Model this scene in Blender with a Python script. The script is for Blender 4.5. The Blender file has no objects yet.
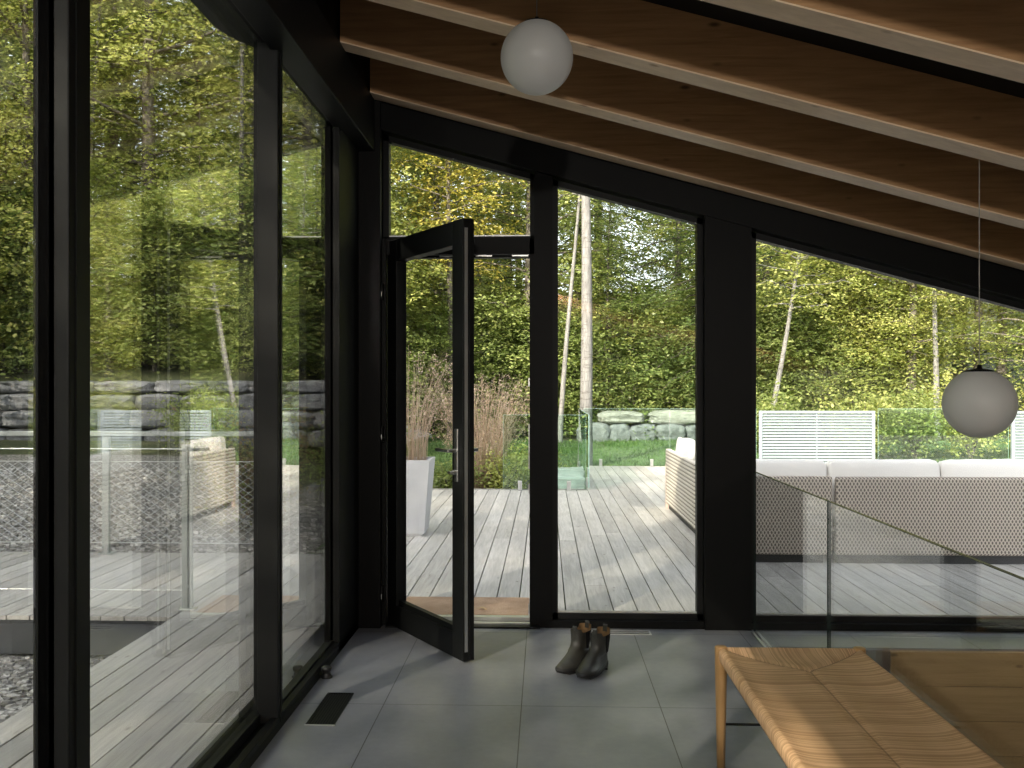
import bpy, bmesh, math, random
import numpy as np
from mathutils import Vector, Matrix, noise as mn
R = math.radians
sc = bpy.context.scene
C = sc.collection

# ------------------------------------------------------------------ materials
def mat(name):
    m = bpy.data.materials.new(name); m.use_nodes = True
    nt = m.node_tree; nt.nodes.clear()
    out = nt.nodes.new('ShaderNodeOutputMaterial')
    return m, nt, out
def N(nt, t, **kw):
    n = nt.nodes.new('ShaderNode' + t)
    for k, v in kw.items():
        if k.startswith('i_'):
            key = k[2:]
            n.inputs[int(key) if key.isdigit() else key.replace('_', ' ')].default_value = v
        else: setattr(n, k, v)
    return n
def L(nt, a, b): nt.links.new(a, b)
def ramp(nt, fac, stops, interp='LINEAR'):
    r = nt.nodes.new('ShaderNodeValToRGB'); r.color_ramp.interpolation = interp
    e = r.color_ramp.elements
    while len(e) < len(stops): e.new(0.5)
    for k, (p, c) in enumerate(stops):
        e[k].position = p; e[k].color = (*c, 1) if len(c) == 3 else c
    if fac is not None: L(nt, fac, r.inputs[0])
    return r.outputs[0]
def M(nt, op, a, b=None, c=None):
    n = nt.nodes.new('ShaderNodeMath'); n.operation = op
    for i, v in enumerate((a, b, c)):
        if v is None: continue
        if isinstance(v, (int, float)): n.inputs[i].default_value = v
        else: L(nt, v, n.inputs[i])
    return n.outputs[0]
def mixc(nt, fac, a, b, mode='MIX'):
    n = nt.nodes.new('ShaderNodeMix'); n.data_type = 'RGBA'; n.blend_type = mode
    for i, v in ((0, fac), (6, a), (7, b)):
        if isinstance(v, (int, float)): n.inputs[i].default_value = v
        elif isinstance(v, tuple): n.inputs[i].default_value = (*v, 1)
        else: L(nt, v, n.inputs[i])
    return n.outputs[2]
def coords(nt, kind='Object', scale=(1, 1, 1)):
    tc = N(nt, 'TexCoord'); mp = N(nt, 'Mapping'); mp.inputs['Scale'].default_value = scale
    L(nt, tc.outputs[kind], mp.inputs[0]); return mp.outputs[0]
def noise(nt, vec, scale=5, detail=4, rough=.5, dist=0):
    n = N(nt, 'TexNoise'); n.inputs['Scale'].default_value = scale; n.inputs['Detail'].default_value = detail
    n.inputs['Roughness'].default_value = rough; n.inputs['Distortion'].default_value = dist
    if vec is not None: L(nt, vec, n.inputs['Vector'])
    return n.outputs[0]
def pbsdf(nt, out, col=None, rough=.5, metal=0, spec=.5):
    p = N(nt, 'BsdfPrincipled')
    if isinstance(col, tuple): p.inputs['Base Color'].default_value = (*col, 1)
    elif col is not None: L(nt, col, p.inputs['Base Color'])
    if isinstance(rough, (int, float)): p.inputs['Roughness'].default_value = rough
    else: L(nt, rough, p.inputs['Roughness'])
    p.inputs['Metallic'].default_value = metal
    p.inputs['Specular IOR Level'].default_value = spec
    L(nt, p.outputs[0], out.inputs[0]); return p
def bump(nt, p, h, strength=.3, dist=.01):
    b = N(nt, 'Bump'); b.inputs['Strength'].default_value = strength; b.inputs['Distance'].default_value = dist
    L(nt, h, b.inputs['Height']); L(nt, b.outputs[0], p.inputs['Normal'])
def simple(name, col, rough=.5, metal=0, var=.12, sc_=8, spec=.5, bmp=0):
    m, nt, out = mat(name)
    v = coords(nt); n = noise(nt, v, sc_, 5)
    d = tuple(max(0, c * (1 - var)) for c in col); u = tuple(min(1, c * (1 + var)) for c in col)
    p = pbsdf(nt, out, ramp(nt, n, [(.3, d), (.7, u)]), rough, metal, spec)
    if bmp: bump(nt, p, noise(nt, v, sc_ * 12, 3), bmp, .004)
    return m

def glass_mat(name, tint=(1, 1, 1), gain=1.0, edge=None):
    m, nt, out = mat(name)
    g = N(nt, 'NewGeometry')
    d = nt.nodes.new('ShaderNodeVectorMath'); d.operation = 'DOT_PRODUCT'
    L(nt, g.outputs['Normal'], d.inputs[0]); L(nt, g.outputs['Incoming'], d.inputs[1])
    c = M(nt, 'ABSOLUTE', d.outputs['Value'])
    s = M(nt, 'POWER', M(nt, 'SUBTRACT', 1.0, c), 5.0)
    f = M(nt, 'ADD', M(nt, 'MULTIPLY', s, .96), .04)
    f = M(nt, 'MINIMUM', M(nt, 'MULTIPLY', f, gain), 1.0)
    t = N(nt, 'BsdfTransparent'); t.inputs[0].default_value = (*tint, 1)
    gl = N(nt, 'BsdfGlossy'); gl.inputs['Roughness'].default_value = 0.0; gl.inputs[0].default_value = (1, 1, 1, 1)
    mx = N(nt, 'MixShader'); L(nt, f, mx.inputs[0]); L(nt, t.outputs[0], mx.inputs[1]); L(nt, gl.outputs[0], mx.inputs[2])
    L(nt, mx.outputs[0], out.inputs[0]); return m
GLASS = glass_mat('window_glass', (.985, .99, .985), 2.0)
GLASSG = glass_mat('gable_window_glass', (.985, .99, .985), .7)
RGLASS = glass_mat('railing_glass', (.965, .975, .97), .9)
FGLASS = glass_mat('fence_glass', (.86, .95, .91), 1.1)
GEDGE = simple('glass_edge', (.02, .035, .03), .25, 0, .1)
GEDGE_L = simple('pale_glass_edge', (.35, .5, .45), .25, 0, .1)

BLACK = simple('black_aluminium', (.0028, .003, .0028), .5, 0, .2, 3, .13)
BLACK2 = simple('graphite_frame', (.0055, .006, .006), .5, 0, .15, 3, .18)
BLACKWALL = simple('black_ceiling_paint', (.008, .007, .006), .7, 0, .2, 4, .3)
STEEL = simple('brushed_steel', (.55, .55, .54), .3, 1, .08, 20)
ALU = simple('silver_aluminium', (.6, .61, .6), .42, 1, .06, 12)
RAILM = simple('grey_galvanised_metal', (.36, .38, .37), .45, .6, .1, 9)
WHITEP = simple('white_powder_coat', (.20, .24, .255), .5, 0, .04, 5)
SLOTM = simple('dark_slot', (.006, .006, .006), .6)

def wood_mat(name, dark, light, along='X', rough=.5, knots=True, scale=1.0, island=.0, kn=(.03, .016, .008), spec=.35):
    m, nt, out = mat(name)
    sc3 = {'X': (.9, 14, 14), 'Y': (14, .9, 14), 'Z': (14, 14, .9)}[along]
    sc3 = tuple(s * scale for s in sc3)
    v = coords(nt, 'Object', sc3)
    n = noise(nt, v, 3, 8, .6, .6); n2 = noise(nt, v, .7, 3)
    f = M(nt, 'ADD', M(nt, 'MULTIPLY', n, .65), M(nt, 'MULTIPLY', n2, .35))
    col = ramp(nt, f, [(.32, dark), (.68, light)])
    if knots:
        ks = {'X': (4.5, 9, 11), 'Y': (11, 4.5, 9), 'Z': (9, 11, 4.5)}[along]
        vo = N(nt, 'TexVoronoi'); vo.inputs['Scale'].default_value = 1.0
        L(nt, coords(nt, 'Object', ks), vo.inputs['Vector'])
        k = ramp(nt, vo.outputs['Distance'], [(.05, (1, 1, 1)), (.15, (0, 0, 0))])
        s = N(nt, 'SeparateColor'); L(nt, vo.outputs['Color'], s.inputs[0])
        k = M(nt, 'MULTIPLY', k, M(nt, 'GREATER_THAN', s.outputs[0], .45))
        col = mixc(nt, M(nt, 'MULTIPLY', k, .8), col, kn)
    if island:
        g = N(nt, 'NewGeometry')
        hs = N(nt, 'HueSaturation'); L(nt, col, hs.inputs['Color'])
        L(nt, M(nt, 'ADD', M(nt, 'MULTIPLY', g.outputs['Random Per Island'], island), 1 - island / 2), hs.inputs['Value'])
        col = hs.outputs[0]
    p = pbsdf(nt, out, col, rough, 0, spec)
    bump(nt, p, n, .25, .003)
    return m
RAFTER = wood_mat('stained_glulam_timber', (.30, .155, .068), (.55, .32, .15), 'X', .5)
RAFTER_LIT = wood_mat('timber_lit_underside', (.68, .50, .33), (.86, .67, .47), 'X', .5, True, 1, 0, (.35, .2, .1))  # rafter wood lightened to stand for daylight bounced onto the undersides
STAIRW = wood_mat('pine_stair_panelling', (.26, .18, .085), (.40, .28, .14), 'X', .5)
OAK = wood_mat('oiled_oak', (.30, .165, .065), (.44, .265, .115), 'Z', .42, False)
DECKM = wood_mat('weathered_deck_boards', (.30, .285, .265), (.53, .51, .48), 'Y', .62, True, 1.0, .3, (.17, .15, .13))
DECKM2 = wood_mat('weathered_deck_boards_crosswise', (.36, .36, .345), (.60, .595, .575), 'X', .62, True, 1.0, .3, (.22, .21, .19))

def tile_mat():
    m, nt, out = mat('slate_grey_floor_tiles')
    tc = N(nt, 'TexCoord'); s = N(nt, 'SeparateXYZ'); L(nt, tc.outputs['Object'], s.inputs[0])
    fx = M(nt, 'DIVIDE', M(nt, 'ADD', s.outputs[0], .107), .627)
    fy = M(nt, 'DIVIDE', M(nt, 'SUBTRACT', s.outputs[1], 4.185), 1.25)
    gx = M(nt, 'LESS_THAN', M(nt, 'ABSOLUTE', M(nt, 'SUBTRACT', M(nt, 'FRACT', fx), .5)), .4965)
    gy = M(nt, 'LESS_THAN', M(nt, 'ABSOLUTE', M(nt, 'SUBTRACT', M(nt, 'FRACT', fy), .5)), .4982)
    g = M(nt, 'MULTIPLY', gx, gy)
    cb = N(nt, 'CombineXYZ'); L(nt, M(nt, 'FLOOR', fx), cb.inputs[0]); L(nt, M(nt, 'FLOOR', fy), cb.inputs[1])
    wn = N(nt, 'TexWhiteNoise'); L(nt, cb.outputs[0], wn.inputs['Vector'])
    v = tc.outputs['Object']
    n1 = noise(nt, v, 2.2, 6, .6); n2 = noise(nt, v, 22, 6, .7)
    f = M(nt, 'ADD', M(nt, 'MULTIPLY', n1, .5), M(nt, 'ADD', M(nt, 'MULTIPLY', n2, .35), M(nt, 'MULTIPLY', wn.outputs[0], .15)))
    col = ramp(nt, f, [(.3, (.165, .174, .196)), (.7, (.26, .27, .292))])
    col = mixc(nt, g, (.035, .037, .04), col)
    rr = M(nt, 'ADD', M(nt, 'MULTIPLY', n1, .12), .28)
    p = pbsdf(nt, out, col, rr, 0, .5)
    bump(nt, p, M(nt, 'ADD', M(nt, 'MULTIPLY', g, 1.0), M(nt, 'MULTIPLY', n2, .2)), .25, .002)
    return m
TILE = tile_mat()

def gravel_mat():
    m, nt, out = mat('grey_gravel')
    v = coords(nt)
    vo = N(nt, 'TexVoronoi'); vo.inputs['Scale'].default_value = 38; L(nt, v, vo.inputs['Vector'])
    s = N(nt, 'SeparateColor'); L(nt, vo.outputs['Color'], s.inputs[0])
    col = ramp(nt, s.outputs[0], [(0, (.14, .13, .12)), (.5, (.30, .285, .265)), (1, (.52, .50, .47))])
    col = mixc(nt, ramp(nt, vo.outputs['Distance'], [(.3, (0, 0, 0)), (.7, (.85, .85, .85))]), col, (.04, .036, .03))
    p = pbsdf(nt, out, col, .85)
    bump(nt, p, M(nt, 'SUBTRACT', 1.0, vo.outputs['Distance']), .8, .02)
    return m
GRAVEL = gravel_mat()
def ground_mat(name, a, b, c, s=3):
    m, nt, out = mat(name); v = coords(nt)
    n = noise(nt, v, s, 8, .65); n2 = noise(nt, v, s * 14, 4)
    f = M(nt, 'ADD', M(nt, 'MULTIPLY', n, .6), M(nt, 'MULTIPLY', n2, .4))
    p = pbsdf(nt, out, ramp(nt, f, [(.35, a), (.5, b), (.65, c)]), .9)
    bump(nt, p, n2, .8, .05); return m
LAWN = ground_mat('lawn_grass', (.035, .075, .02), (.08, .15, .035), (.14, .22, .06))
FORESTF = ground_mat('forest_floor_litter', (.02, .03, .01), (.05, .06, .02), (.10, .09, .045), 1.2)
STONE = ground_mat('grey_field_stone', (.075, .08, .085), (.15, .155, .165), (.27, .275, .285), 4)
STONEP = ground_mat('pale_field_stone', (.16, .155, .14), (.28, .27, .25), (.42, .40, .37), 4)
PEB = simple('gravel_pebble', (.24, .225, .205), .8, 0, .5, 60)

def leaf_mat(name, stops, trans=.45):
    m, nt, out = mat(name)
    g = N(nt, 'NewGeometry'); oi = N(nt, 'ObjectInfo')
    f = M(nt, 'ADD', M(nt, 'MULTIPLY', g.outputs['Random Per Island'], .55), M(nt, 'MULTIPLY', oi.outputs['Random'], .45))
    col = ramp(nt, f, stops)
    d = N(nt, 'BsdfPrincipled'); L(nt, col, d.inputs['Base Color']); d.inputs['Roughness'].default_value = .45
    d.inputs['Specular IOR Level'].default_value = .35
    t = N(nt, 'BsdfTranslucent')
    hs = N(nt, 'HueSaturation'); L(nt, col, hs.inputs['Color']); hs.inputs['Saturation'].default_value = 1.1; hs.inputs['Value'].default_value = 1.5
    L(nt, hs.outputs[0], t.inputs[0])
    mx = N(nt, 'MixShader'); mx.inputs[0].default_value = trans
    L(nt, d.outputs[0], mx.inputs[1]); L(nt, t.outputs[0], mx.inputs[2]); L(nt, mx.outputs[0], out.inputs[0])
    return m
LEAFG = leaf_mat('green_leaves', [(.1, (.10, .14, .045)), (.5, (.20, .25, .08)), (.9, (.37, .40, .15))])
LEAFY = leaf_mat('yellow_green_leaves', [(.1, (.16, .20, .06)), (.5, (.32, .35, .11)), (.9, (.52, .50, .19))])
LEAFA = leaf_mat('autumn_leaves', [(.1, (.24, .24, .06)), (.5, (.52, .44, .12)), (.9, (.74, .54, .16))])
LEAFC = leaf_mat('hemlock_needles', [(.1, (.05, .09, .035)), (.5, (.12, .18, .06)), (.9, (.24, .30, .10))], .35)
DRYG = leaf_mat('dry_grass_stalks', [(.1, (.28, .20, .14)), (.5, (.42, .32, .24)), (.9, (.55, .46, .37))], .35)
FALL = leaf_mat('fallen_leaf_colour', [(.1, (.5, .36, .18)), (.9, (.6, .45, .25))], .2)
GRASSB = leaf_mat('grass_blades', [(.1, (.035, .07, .025)), (.5, (.075, .13, .04)), (.9, (.15, .21, .07))], .4)
def bark_mat(name, a, b, birch=False):
    m, nt, out = mat(name); v = coords(nt, 'Object', (6, 6, 1.2)); n = noise(nt, v, 3, 6, .65)
    col = ramp(nt, n, [(.35, a), (.65, b)])
    if birch:
        n2 = noise(nt, coords(nt, 'Object', (3, 3, 16)), 1.6, 4, .7)
        col = mixc(nt, ramp(nt, n2, [(.56, (0, 0, 0)), (.64, (.85, .85, .85))]), col, (.07, .06, .05))
    p = pbsdf(nt, out, col, .85); bump(nt, p, n, .5, .03); return m
BARK = bark_mat('grey_bark', (.06, .05, .04), (.2, .175, .145))
BARKD = bark_mat('dark_bark', (.03, .025, .02), (.1, .085, .07))
BIRCH = bark_mat('pale_birch_bark', (.11, .105, .10), (.23, .22, .21), True)

# ------------------------------------------------------------------ mesh helpers
def link_mesh(name, bm, m, parent=None, smooth=False):
    me = bpy.data.meshes.new(name); bm.to_mesh(me); bm.free()
    o = bpy.data.objects.new(name, me); C.objects.link(o)
    for mm in (m if isinstance(m, (list, tuple)) else [m]): me.materials.append(mm)
    if smooth:
        for p in me.polygons: p.use_smooth = True
    if parent is not None: o.parent = parent
    return o
def pyd(name, verts, faces, m, parent=None, smooth=False):
    me = bpy.data.meshes.new(name); me.from_pydata([tuple(v) for v in verts], [], faces); me.update()
    o = bpy.data.objects.new(name, me); C.objects.link(o); me.materials.append(m)
    if smooth:
        for p in me.polygons: p.use_smooth = True
    if parent is not None: o.parent = parent
    return o
def box(bm, x0, x1, y0, y1, z0, z1, bev=0, mi=0):
    vs = [bm.verts.new(p) for p in ((x0, y0, z0), (x1, y0, z0), (x1, y1, z0), (x0, y1, z0), (x0, y0, z1), (x1, y0, z1), (x1, y1, z1), (x0, y1, z1))]
    fs = [bm.faces.new([vs[i] for i in f]) for f in ((0, 3, 2, 1), (4, 5, 6, 7), (0, 1, 5, 4), (1, 2, 6, 5), (2, 3, 7, 6), (3, 0, 4, 7))]
    for f in fs: f.material_index = mi
    if bev:
        ed = set(e for f in fs for e in f.edges)
        bmesh.ops.bevel(bm, geom=list(ed), offset=bev, segments=2, profile=.5, affect='EDGES', clamp_overlap=True)
def quadbox(bm, P, bev=0):
    """eight corners: four of one end, four of the other"""
    vs = [bm.verts.new(p) for p in P]
    fs = [bm.faces.new([vs[i] for i in f]) for f in ((0, 1, 2, 3), (7, 6, 5, 4), (0, 4, 5, 1), (1, 5, 6, 2), (2, 6, 7, 3), (3, 7, 4, 0))]
    if bev:
        bmesh.ops.bevel(bm, geom=list(set(e for f in fs for e in f.edges)), offset=bev, segments=2, affect='EDGES')
def tube(bm, pts, rad, n=10, caps=True):
    pts = [Vector(p) for p in pts]; rings = []
    if isinstance(rad, (int, float)): rad = [rad] * len(pts)
    prev = None
    for i, p in enumerate(pts):
        d = (pts[min(i + 1, len(pts) - 1)] - pts[max(i - 1, 0)]).normalized()
        a = prev if prev is not None else (Vector((0, 0, 1)) if abs(d.z) < .9 else Vector((1, 0, 0)))
        u = (a - d * a.dot(d)).normalized(); prev = u; w = d.cross(u)
        rings.append([bm.verts.new(p + (u * math.cos(2 * math.pi * k / n) + w * math.sin(2 * math.pi * k / n)) * rad[i]) for k in range(n)])
    for a, b in zip(rings, rings[1:]):
        for k in range(n): bm.faces.new((a[k], a[(k + 1) % n], b[(k + 1) % n], b[k]))
    if caps:
        bm.faces.new(list(reversed(rings[0]))); bm.faces.new(rings[-1])
def lathe(bm, prof, n=32, c=(0, 0, 0)):
    rings = []
    for r, z in prof:
        if r < 1e-5: rings.append([bm.verts.new((c[0], c[1], c[2] + z))])
        else: rings.append([bm.verts.new((c[0] + r * math.cos(2 * math.pi * k / n), c[1] + r * math.sin(2 * math.pi * k / n), c[2] + z)) for k in range(n)])
    for a, b in zip(rings, rings[1:]):
        for k in range(n):
            k2 = (k + 1) % n
            if len(a) == 1 and len(b) == 1: continue
            if len(a) == 1: bm.faces.new((a[0], b[k2], b[k]))
            elif len(b) == 1: bm.faces.new((a[k], a[k2], b[0]))
            else: bm.faces.new((a[k], a[k2], b[k2], b[k]))
def B(): return bmesh.new()
def boxes(name, lst, m, parent=None, bev=0):
    bm = B()
    for b in lst: box(bm, *b, bev)
    return link_mesh(name, bm, m, parent)
def prism_y(bm, poly, y0, y1):
    """poly in (x, z), extruded along y"""
    a = [bm.verts.new((x, y0, z)) for x, z in poly]; b = [bm.verts.new((x, y1, z)) for x, z in poly]
    n = len(poly); fs = [bm.faces.new(a), bm.faces.new(list(reversed(b)))]
    for k in range(n): fs.append(bm.faces.new((a[k], b[k], b[(k + 1) % n], a[(k + 1) % n])))
    bmesh.ops.recalc_face_normals(bm, faces=fs)
def tag(o, label=None, cat=None, group=None, kind=None):
    if label: o['label'] = label
    if cat: o['category'] = cat
    if group: o['group'] = group
    if kind: o['kind'] = kind
    return o
def struct(o, label, cat='building'):
    return tag(o, label, cat, None, 'structure')
def empty(name, loc, rz=0):
    o = bpy.data.objects.new(name, None); C.objects.link(o); o.location = loc; o.rotation_euler = (0, 0, rz)
    o.empty_display_size = .2; return o
def copy_tree(o, parent=None):
    c = o.copy(); C.objects.link(c); c.parent = parent
    for ch in o.children: copy_tree(ch, c)
    return c

# ------------------------------------------------------------------ room shell
ZR = lambda x: 2.884 - .273 * x        # underside of the rafters
XR = 4.3; YB = -8.5
VX0, VY1, VY0 = 1.262, 5.19, 1.2        # stair void
fl = boxes('floor', [(-1.30, VX0, YB, 5.72, -.2, 0), (VX0, XR, VY1, 5.72, -.2, 0), (VX0, XR, YB, VY0, -.2, 0)], TILE)
struct(fl, 'slate grey tiled floor of the room', 'floor')
w = B()
for k in range(12):
    z1 = -.012 - k * .19; box(w, 1.905, XR, VY1 - .03, VY1 - .002, z1 - .186, z1)
o = link_mesh('wall_stairwell', w, STAIRW); struct(o, 'brown pine board wall at the far end of the stairwell', 'wall')
boxes('stair_side', [(VX0, 1.904, VY1 - .022, VY1 - .002, -2.8, -.012), (VX0 - .12, VX0, VY0, VY1, -2.8, -.2), (XR, XR + .12, VY0, VY1, -2.8, -.2), (VX0, XR, VY0 - .12, VY0, -2.8, -.2), (VX0, XR, VY0, VY1, -2.9, -2.8), (VX0, XR, VY1 + .045, VY1 + .16, -2.8, -.2)], simple('grey_stair_plaster', (.13, .12, .11), .8), o)
# opaque right, rear walls and roof
bm = B(); prism_y(bm, [(XR, -.2), (XR + .2, -.2), (XR + .2, ZR(XR) + .25), (XR, ZR(XR) + .25)], YB - .2, 5.72)
struct(link_mesh('wall_right', bm, simple('warm_grey_plaster', (.30, .28, .26), .85)), 'plain plaster side wall beyond the stairwell', 'wall')
bm = B(); prism_y(bm, [(-1.3, 0), (XR + .2, 0), (XR + .2, ZR(XR) + .25), (-1.3, ZR(-1.3) + .25)], YB - .2, YB)
struct(link_mesh('wall_front', bm, simple('rear_panelling', (.06, .045, .03), .8)), 'dark panelled wall behind the viewer', 'wall')
bm = B()
for a, b, y0, y1 in ((-1.28, XR + .5, YB - .3, 5.72),):
    prism_y(bm, [(a, ZR(a) + .243), (b, ZR(b) + .243), (b, ZR(b) + .45), (a, ZR(a) + .45)], y0, y1)
struct(link_mesh('ceiling', bm, BLACKWALL), 'black sloping ceiling boards between the timber rafters', 'ceiling')
# eave outside the sliding windows with a rounded corner
bm = B(); xe, ye, r = -1.76, 5.08, .26; pts = [(-1.1, YB), (-1.1, ye)]
for k in range(9):
    a = math.pi / 2 + k / 8 * math.pi / 2; pts.append((xe + r + r * math.cos(a), ye - r + r * math.sin(a)))
pts.append((xe, YB))
lo = [bm.verts.new((x, y, ZR(x))) for x, y in pts]; hi = [bm.verts.new((x, y, ZR(x) + .3)) for x, y in pts]
fs = [bm.faces.new(lo), bm.faces.new(list(reversed(hi)))]
for k in range(len(pts)): fs.append(bm.faces.new((lo[k], hi[k], hi[(k + 1) % len(pts)], lo[(k + 1) % len(pts)])))
bmesh.ops.recalc_face_normals(bm, faces=fs)
struct(link_mesh('trim_1', bm, BLACK2), 'dark roof eave with a rounded corner above the sliding windows', 'roof eave')

# rafters
def rafter(y0, y1):
    r_ = empty('ceiling_rafter', (1.6, y0, ZR(1.6)))
    x0, x1 = -1.02 - 1.6, XR - 1.6; d = y1 - y0
    z = lambda x: -.273 * x
    bm = B(); prism_y(bm, [(x0, z(x0) + .006), (x1, z(x1) + .006), (x1, z(x1) + .242), (x0, z(x0) + .242)], 0, d)
    link_mesh('timber', bm, RAFTER, r_)
    bm = B(); prism_y(bm, [(x0, z(x0)), (x1, z(x1)), (x1, z(x1) + .006), (x0, z(x0) + .006)], 0, d)
    q = link_mesh('lit_underside', bm, RAFTER_LIT, r_); q['label'] = 'wooden bottom face coloured paler as if lit from below'  # thin strip that carries the underside's bounced light in its colour
    return r_
labs = ['brown timber rafter running just above the gable windows', 'brown timber rafter, second from the gable windows, behind the upper globe lamp',
        'brown timber rafter, third from the gable windows, with the lamp cord beside it', 'brown timber rafter at the top edge beside a wide black ceiling gap, highest in view']
for k, lab in enumerate(labs):
    y1 = 5.48 - .785 * k; tag(rafter(y1 - .13, y1), lab, 'rafter', 'timber ceiling rafters')
bm = B(); y1 = 5.48 - .785 * 4
while y1 > YB + .3:
    prism_y(bm, [(-1.02, ZR(-1.02)), (XR, ZR(XR)), (XR, ZR(XR) + .242), (-1.02, ZR(-1.02) + .242)], y1 - .13, y1); y1 -= .785
struct(link_mesh('trim_2', bm, RAFTER), 'timber rafters further back over the viewer', 'rafters')

# left steel beam and head frame
struct(boxes('trim_3', [(-1.15, -1.02, YB, 5.5, 2.857, 3.16)], BLACK2, None, .004), 'dark steel beam along the top of the sliding windows', 'beam')
bm = B()
box(bm, -1.19, -1.10, YB, 5.72, 2.89, 3.5); box(bm, -1.30, -1.19, YB, 5.72, 3.06, 3.5)
box(bm, -1.12, -1.03, YB, 5.72, 3.12, 3.42)
box(bm, -1.30, -1.117, YB, 5.6, -.05, .035)              # sill
box(bm, -1.150, -1.117, YB, 5.6, .035, .06, .003)
box(bm, -1.215, -1.195, YB, 5.6, .035, .052)
box(bm, -1.30, -1.27, YB, 5.6, .035, .06)
box(bm, -1.195, -1.117, 4.98, 5.72, 0, 3.3); box(bm, -1.30, -1.117, 5.60, 5.72, 0, 3.3)                # corner post
box(bm, -1.15, -.985, 5.50, 5.72, 0, 3.2, .006)
wl = link_mesh('wall_left', bm, BLACK); struct(wl, 'black metal framework of the sliding window wall', 'wall')
# post things of the left wall
for (a, b, c, d) in ((-1.195, -1.117, 2.13, 2.235), (-1.205, -1.117, 3.83, 3.90), (-1.22, -1.117, .45, .55), (-1.22, -1.117, -1.3, -1.2), (-1.22, -1.117, -3.0, -2.9)):
    bm = B(); box(bm, a, b, c, d, .03, 2.9, .004); box(bm, a + .01, b + .004, c + .03, d - .03, .03, 2.9)
    link_mesh('mullion', bm, BLACK2, wl)

def window_box(name, label, x, y0, y1, z0, z1, fw=.045, tk=.028, sw=.02):
    e = empty(name, (x, (y0 + y1) / 2, z0)); struct(e, label, 'window')
    h = z1 - z0; w2 = (y1 - y0) / 2; bm = B(); d = .022
    box(bm, -d, d, -w2, -w2 + sw, 0, h, .002); box(bm, -d, d, w2 - sw, w2, 0, h, .002)
    box(bm, -d, d, -w2, w2, 0, fw, .002); box(bm, -d, d, -w2, w2, h - fw, h, .002)
    link_mesh('window_frame', bm, BLACK2, e)
    g = boxes('glass_pane', [(-tk / 2, tk / 2, -w2 + sw - .004, w2 - sw + .004, fw - .004, h - fw + .004)], GLASS, e)
    return e
window_box('window_1', 'tall sliding glass pane in the left wall, widest in view', -1.215, 2.19, 3.90, .035, 3.0, .04)
window_box('window_2', 'narrow tall glass pane beside the far corner post', -1.172, 3.885, 5.0, .04, 2.97, .03)
window_box('window_3', 'sliding glass pane at the left edge of view', -1.172, .5, 2.15, .035, 2.97, .035)
for k, (a, b) in enumerate(((-1.25, .47), (-2.95, -1.25), (YB, -2.95))):
    window_box('window_%d' % (7 + k), 'sliding glass pane behind the viewer', -1.2, a, b, .035, 2.93, .05)

# gable wall framework
GT = .203
bm = B(); y0, y1 = 5.55, 5.72
prism_y(bm, [(-1.3, ZR(-1.3) - .16), (XR + .1, ZR(XR + .1) - .16), (XR + .1, ZR(XR + .1) + .3), (-1.3, ZR(-1.3) + .3)], y0 - .03, y1)
def post(x0, x1, ya=y0, yb=y1, z0=0):
    prism_y(bm, [(x0, z0), (x1, z0), (x1, ZR(x1) - .1), (x0, ZR(x0) - .1)], ya, yb)
post(-1.0, -.985); post(-.065, .045, 5.555); post(.95, 1.225, 5.53); post(3.75, XR + .1)
box(bm, .0, .98, y0, y1, -.05, .045); box(bm, 1.2, 3.8, y0, y1, -.05, .04)
wb = link_mesh('wall_back', bm, BLACK); struct(wb, 'black metal framework of the gable window wall', 'wall')
struct(boxes('trim_4', [(-.96, -.03, 5.52, 5.74, -.02, .012)], BLACK2), 'dark door sill', 'door sill')
boxes('threshold', [(-.95, -.06, 5.66, 5.71, .012, .035), (-.95, .0, 5.585, 5.61, .012, .02)], ALU, bpy.data.objects['trim_4'])

def gable_window(name, label, x0, x1, zb, top=None, fw=.035):
    """outer frame between x0..x1; clear glass edge is the frame's inner edge"""
    e = empty(name, ((x0 + x1) / 2, 5.63, zb)); struct(e, label, 'window'); cx = (x0 + x1) / 2
    ot = lambda x: ZR(x) - GT + fw - zb
    it = lambda x: ZR(x) - GT - zb
    bm = B()
    def P(poly, a, b): prism_y(bm, [(x - cx, z) for x, z in poly], a, b)
    P([(x0, 0), (x0 + fw, 0), (x0 + fw, ot(x0 + fw)), (x0, ot(x0))], -.035, .035)
    P([(x1 - fw, 0), (x1, 0), (x1, ot(x1)), (x1 - fw, ot(x1 - fw))], -.035, .035)
    P([(x0, 0), (x1, 0), (x1, fw), (x0, fw)], -.035, .035)
    P([(x0, it(x0)), (x1, it(x1)), (x1, ot(x1)), (x0, ot(x0))], -.035, .035)
    link_mesh('window_frame', bm, BLACK2, e)
    bm = B(); s = .01
    P([(x0 + fw, fw), (x1 - fw, fw), (x1 - fw, fw + s), (x0 + fw, fw + s)], -.02, -.012)
    link_mesh('glazing_bead', bm, ALU, e)
    bm = B()
    P([(x0 + fw - .004, fw - .004), (x1 - fw + .004, fw - .004), (x1 - fw + .004, it(x1 - fw) + .004), (x0 + fw - .004, it(x0 + fw) + .004)], -.011, .011)
    link_mesh('glass_pane', bm, GLASSG, e)
    return e
gable_window('window_4', 'sloping transom pane above the open glass door', -.985, -.056, 2.325)
gable_window('window_5', 'tall fixed gable pane right of the open door', .043, .949, .045)
gable_window('window_6', 'wide gable window in front of the outdoor sofa', 1.228, 3.8, .035, None, .038)

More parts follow.
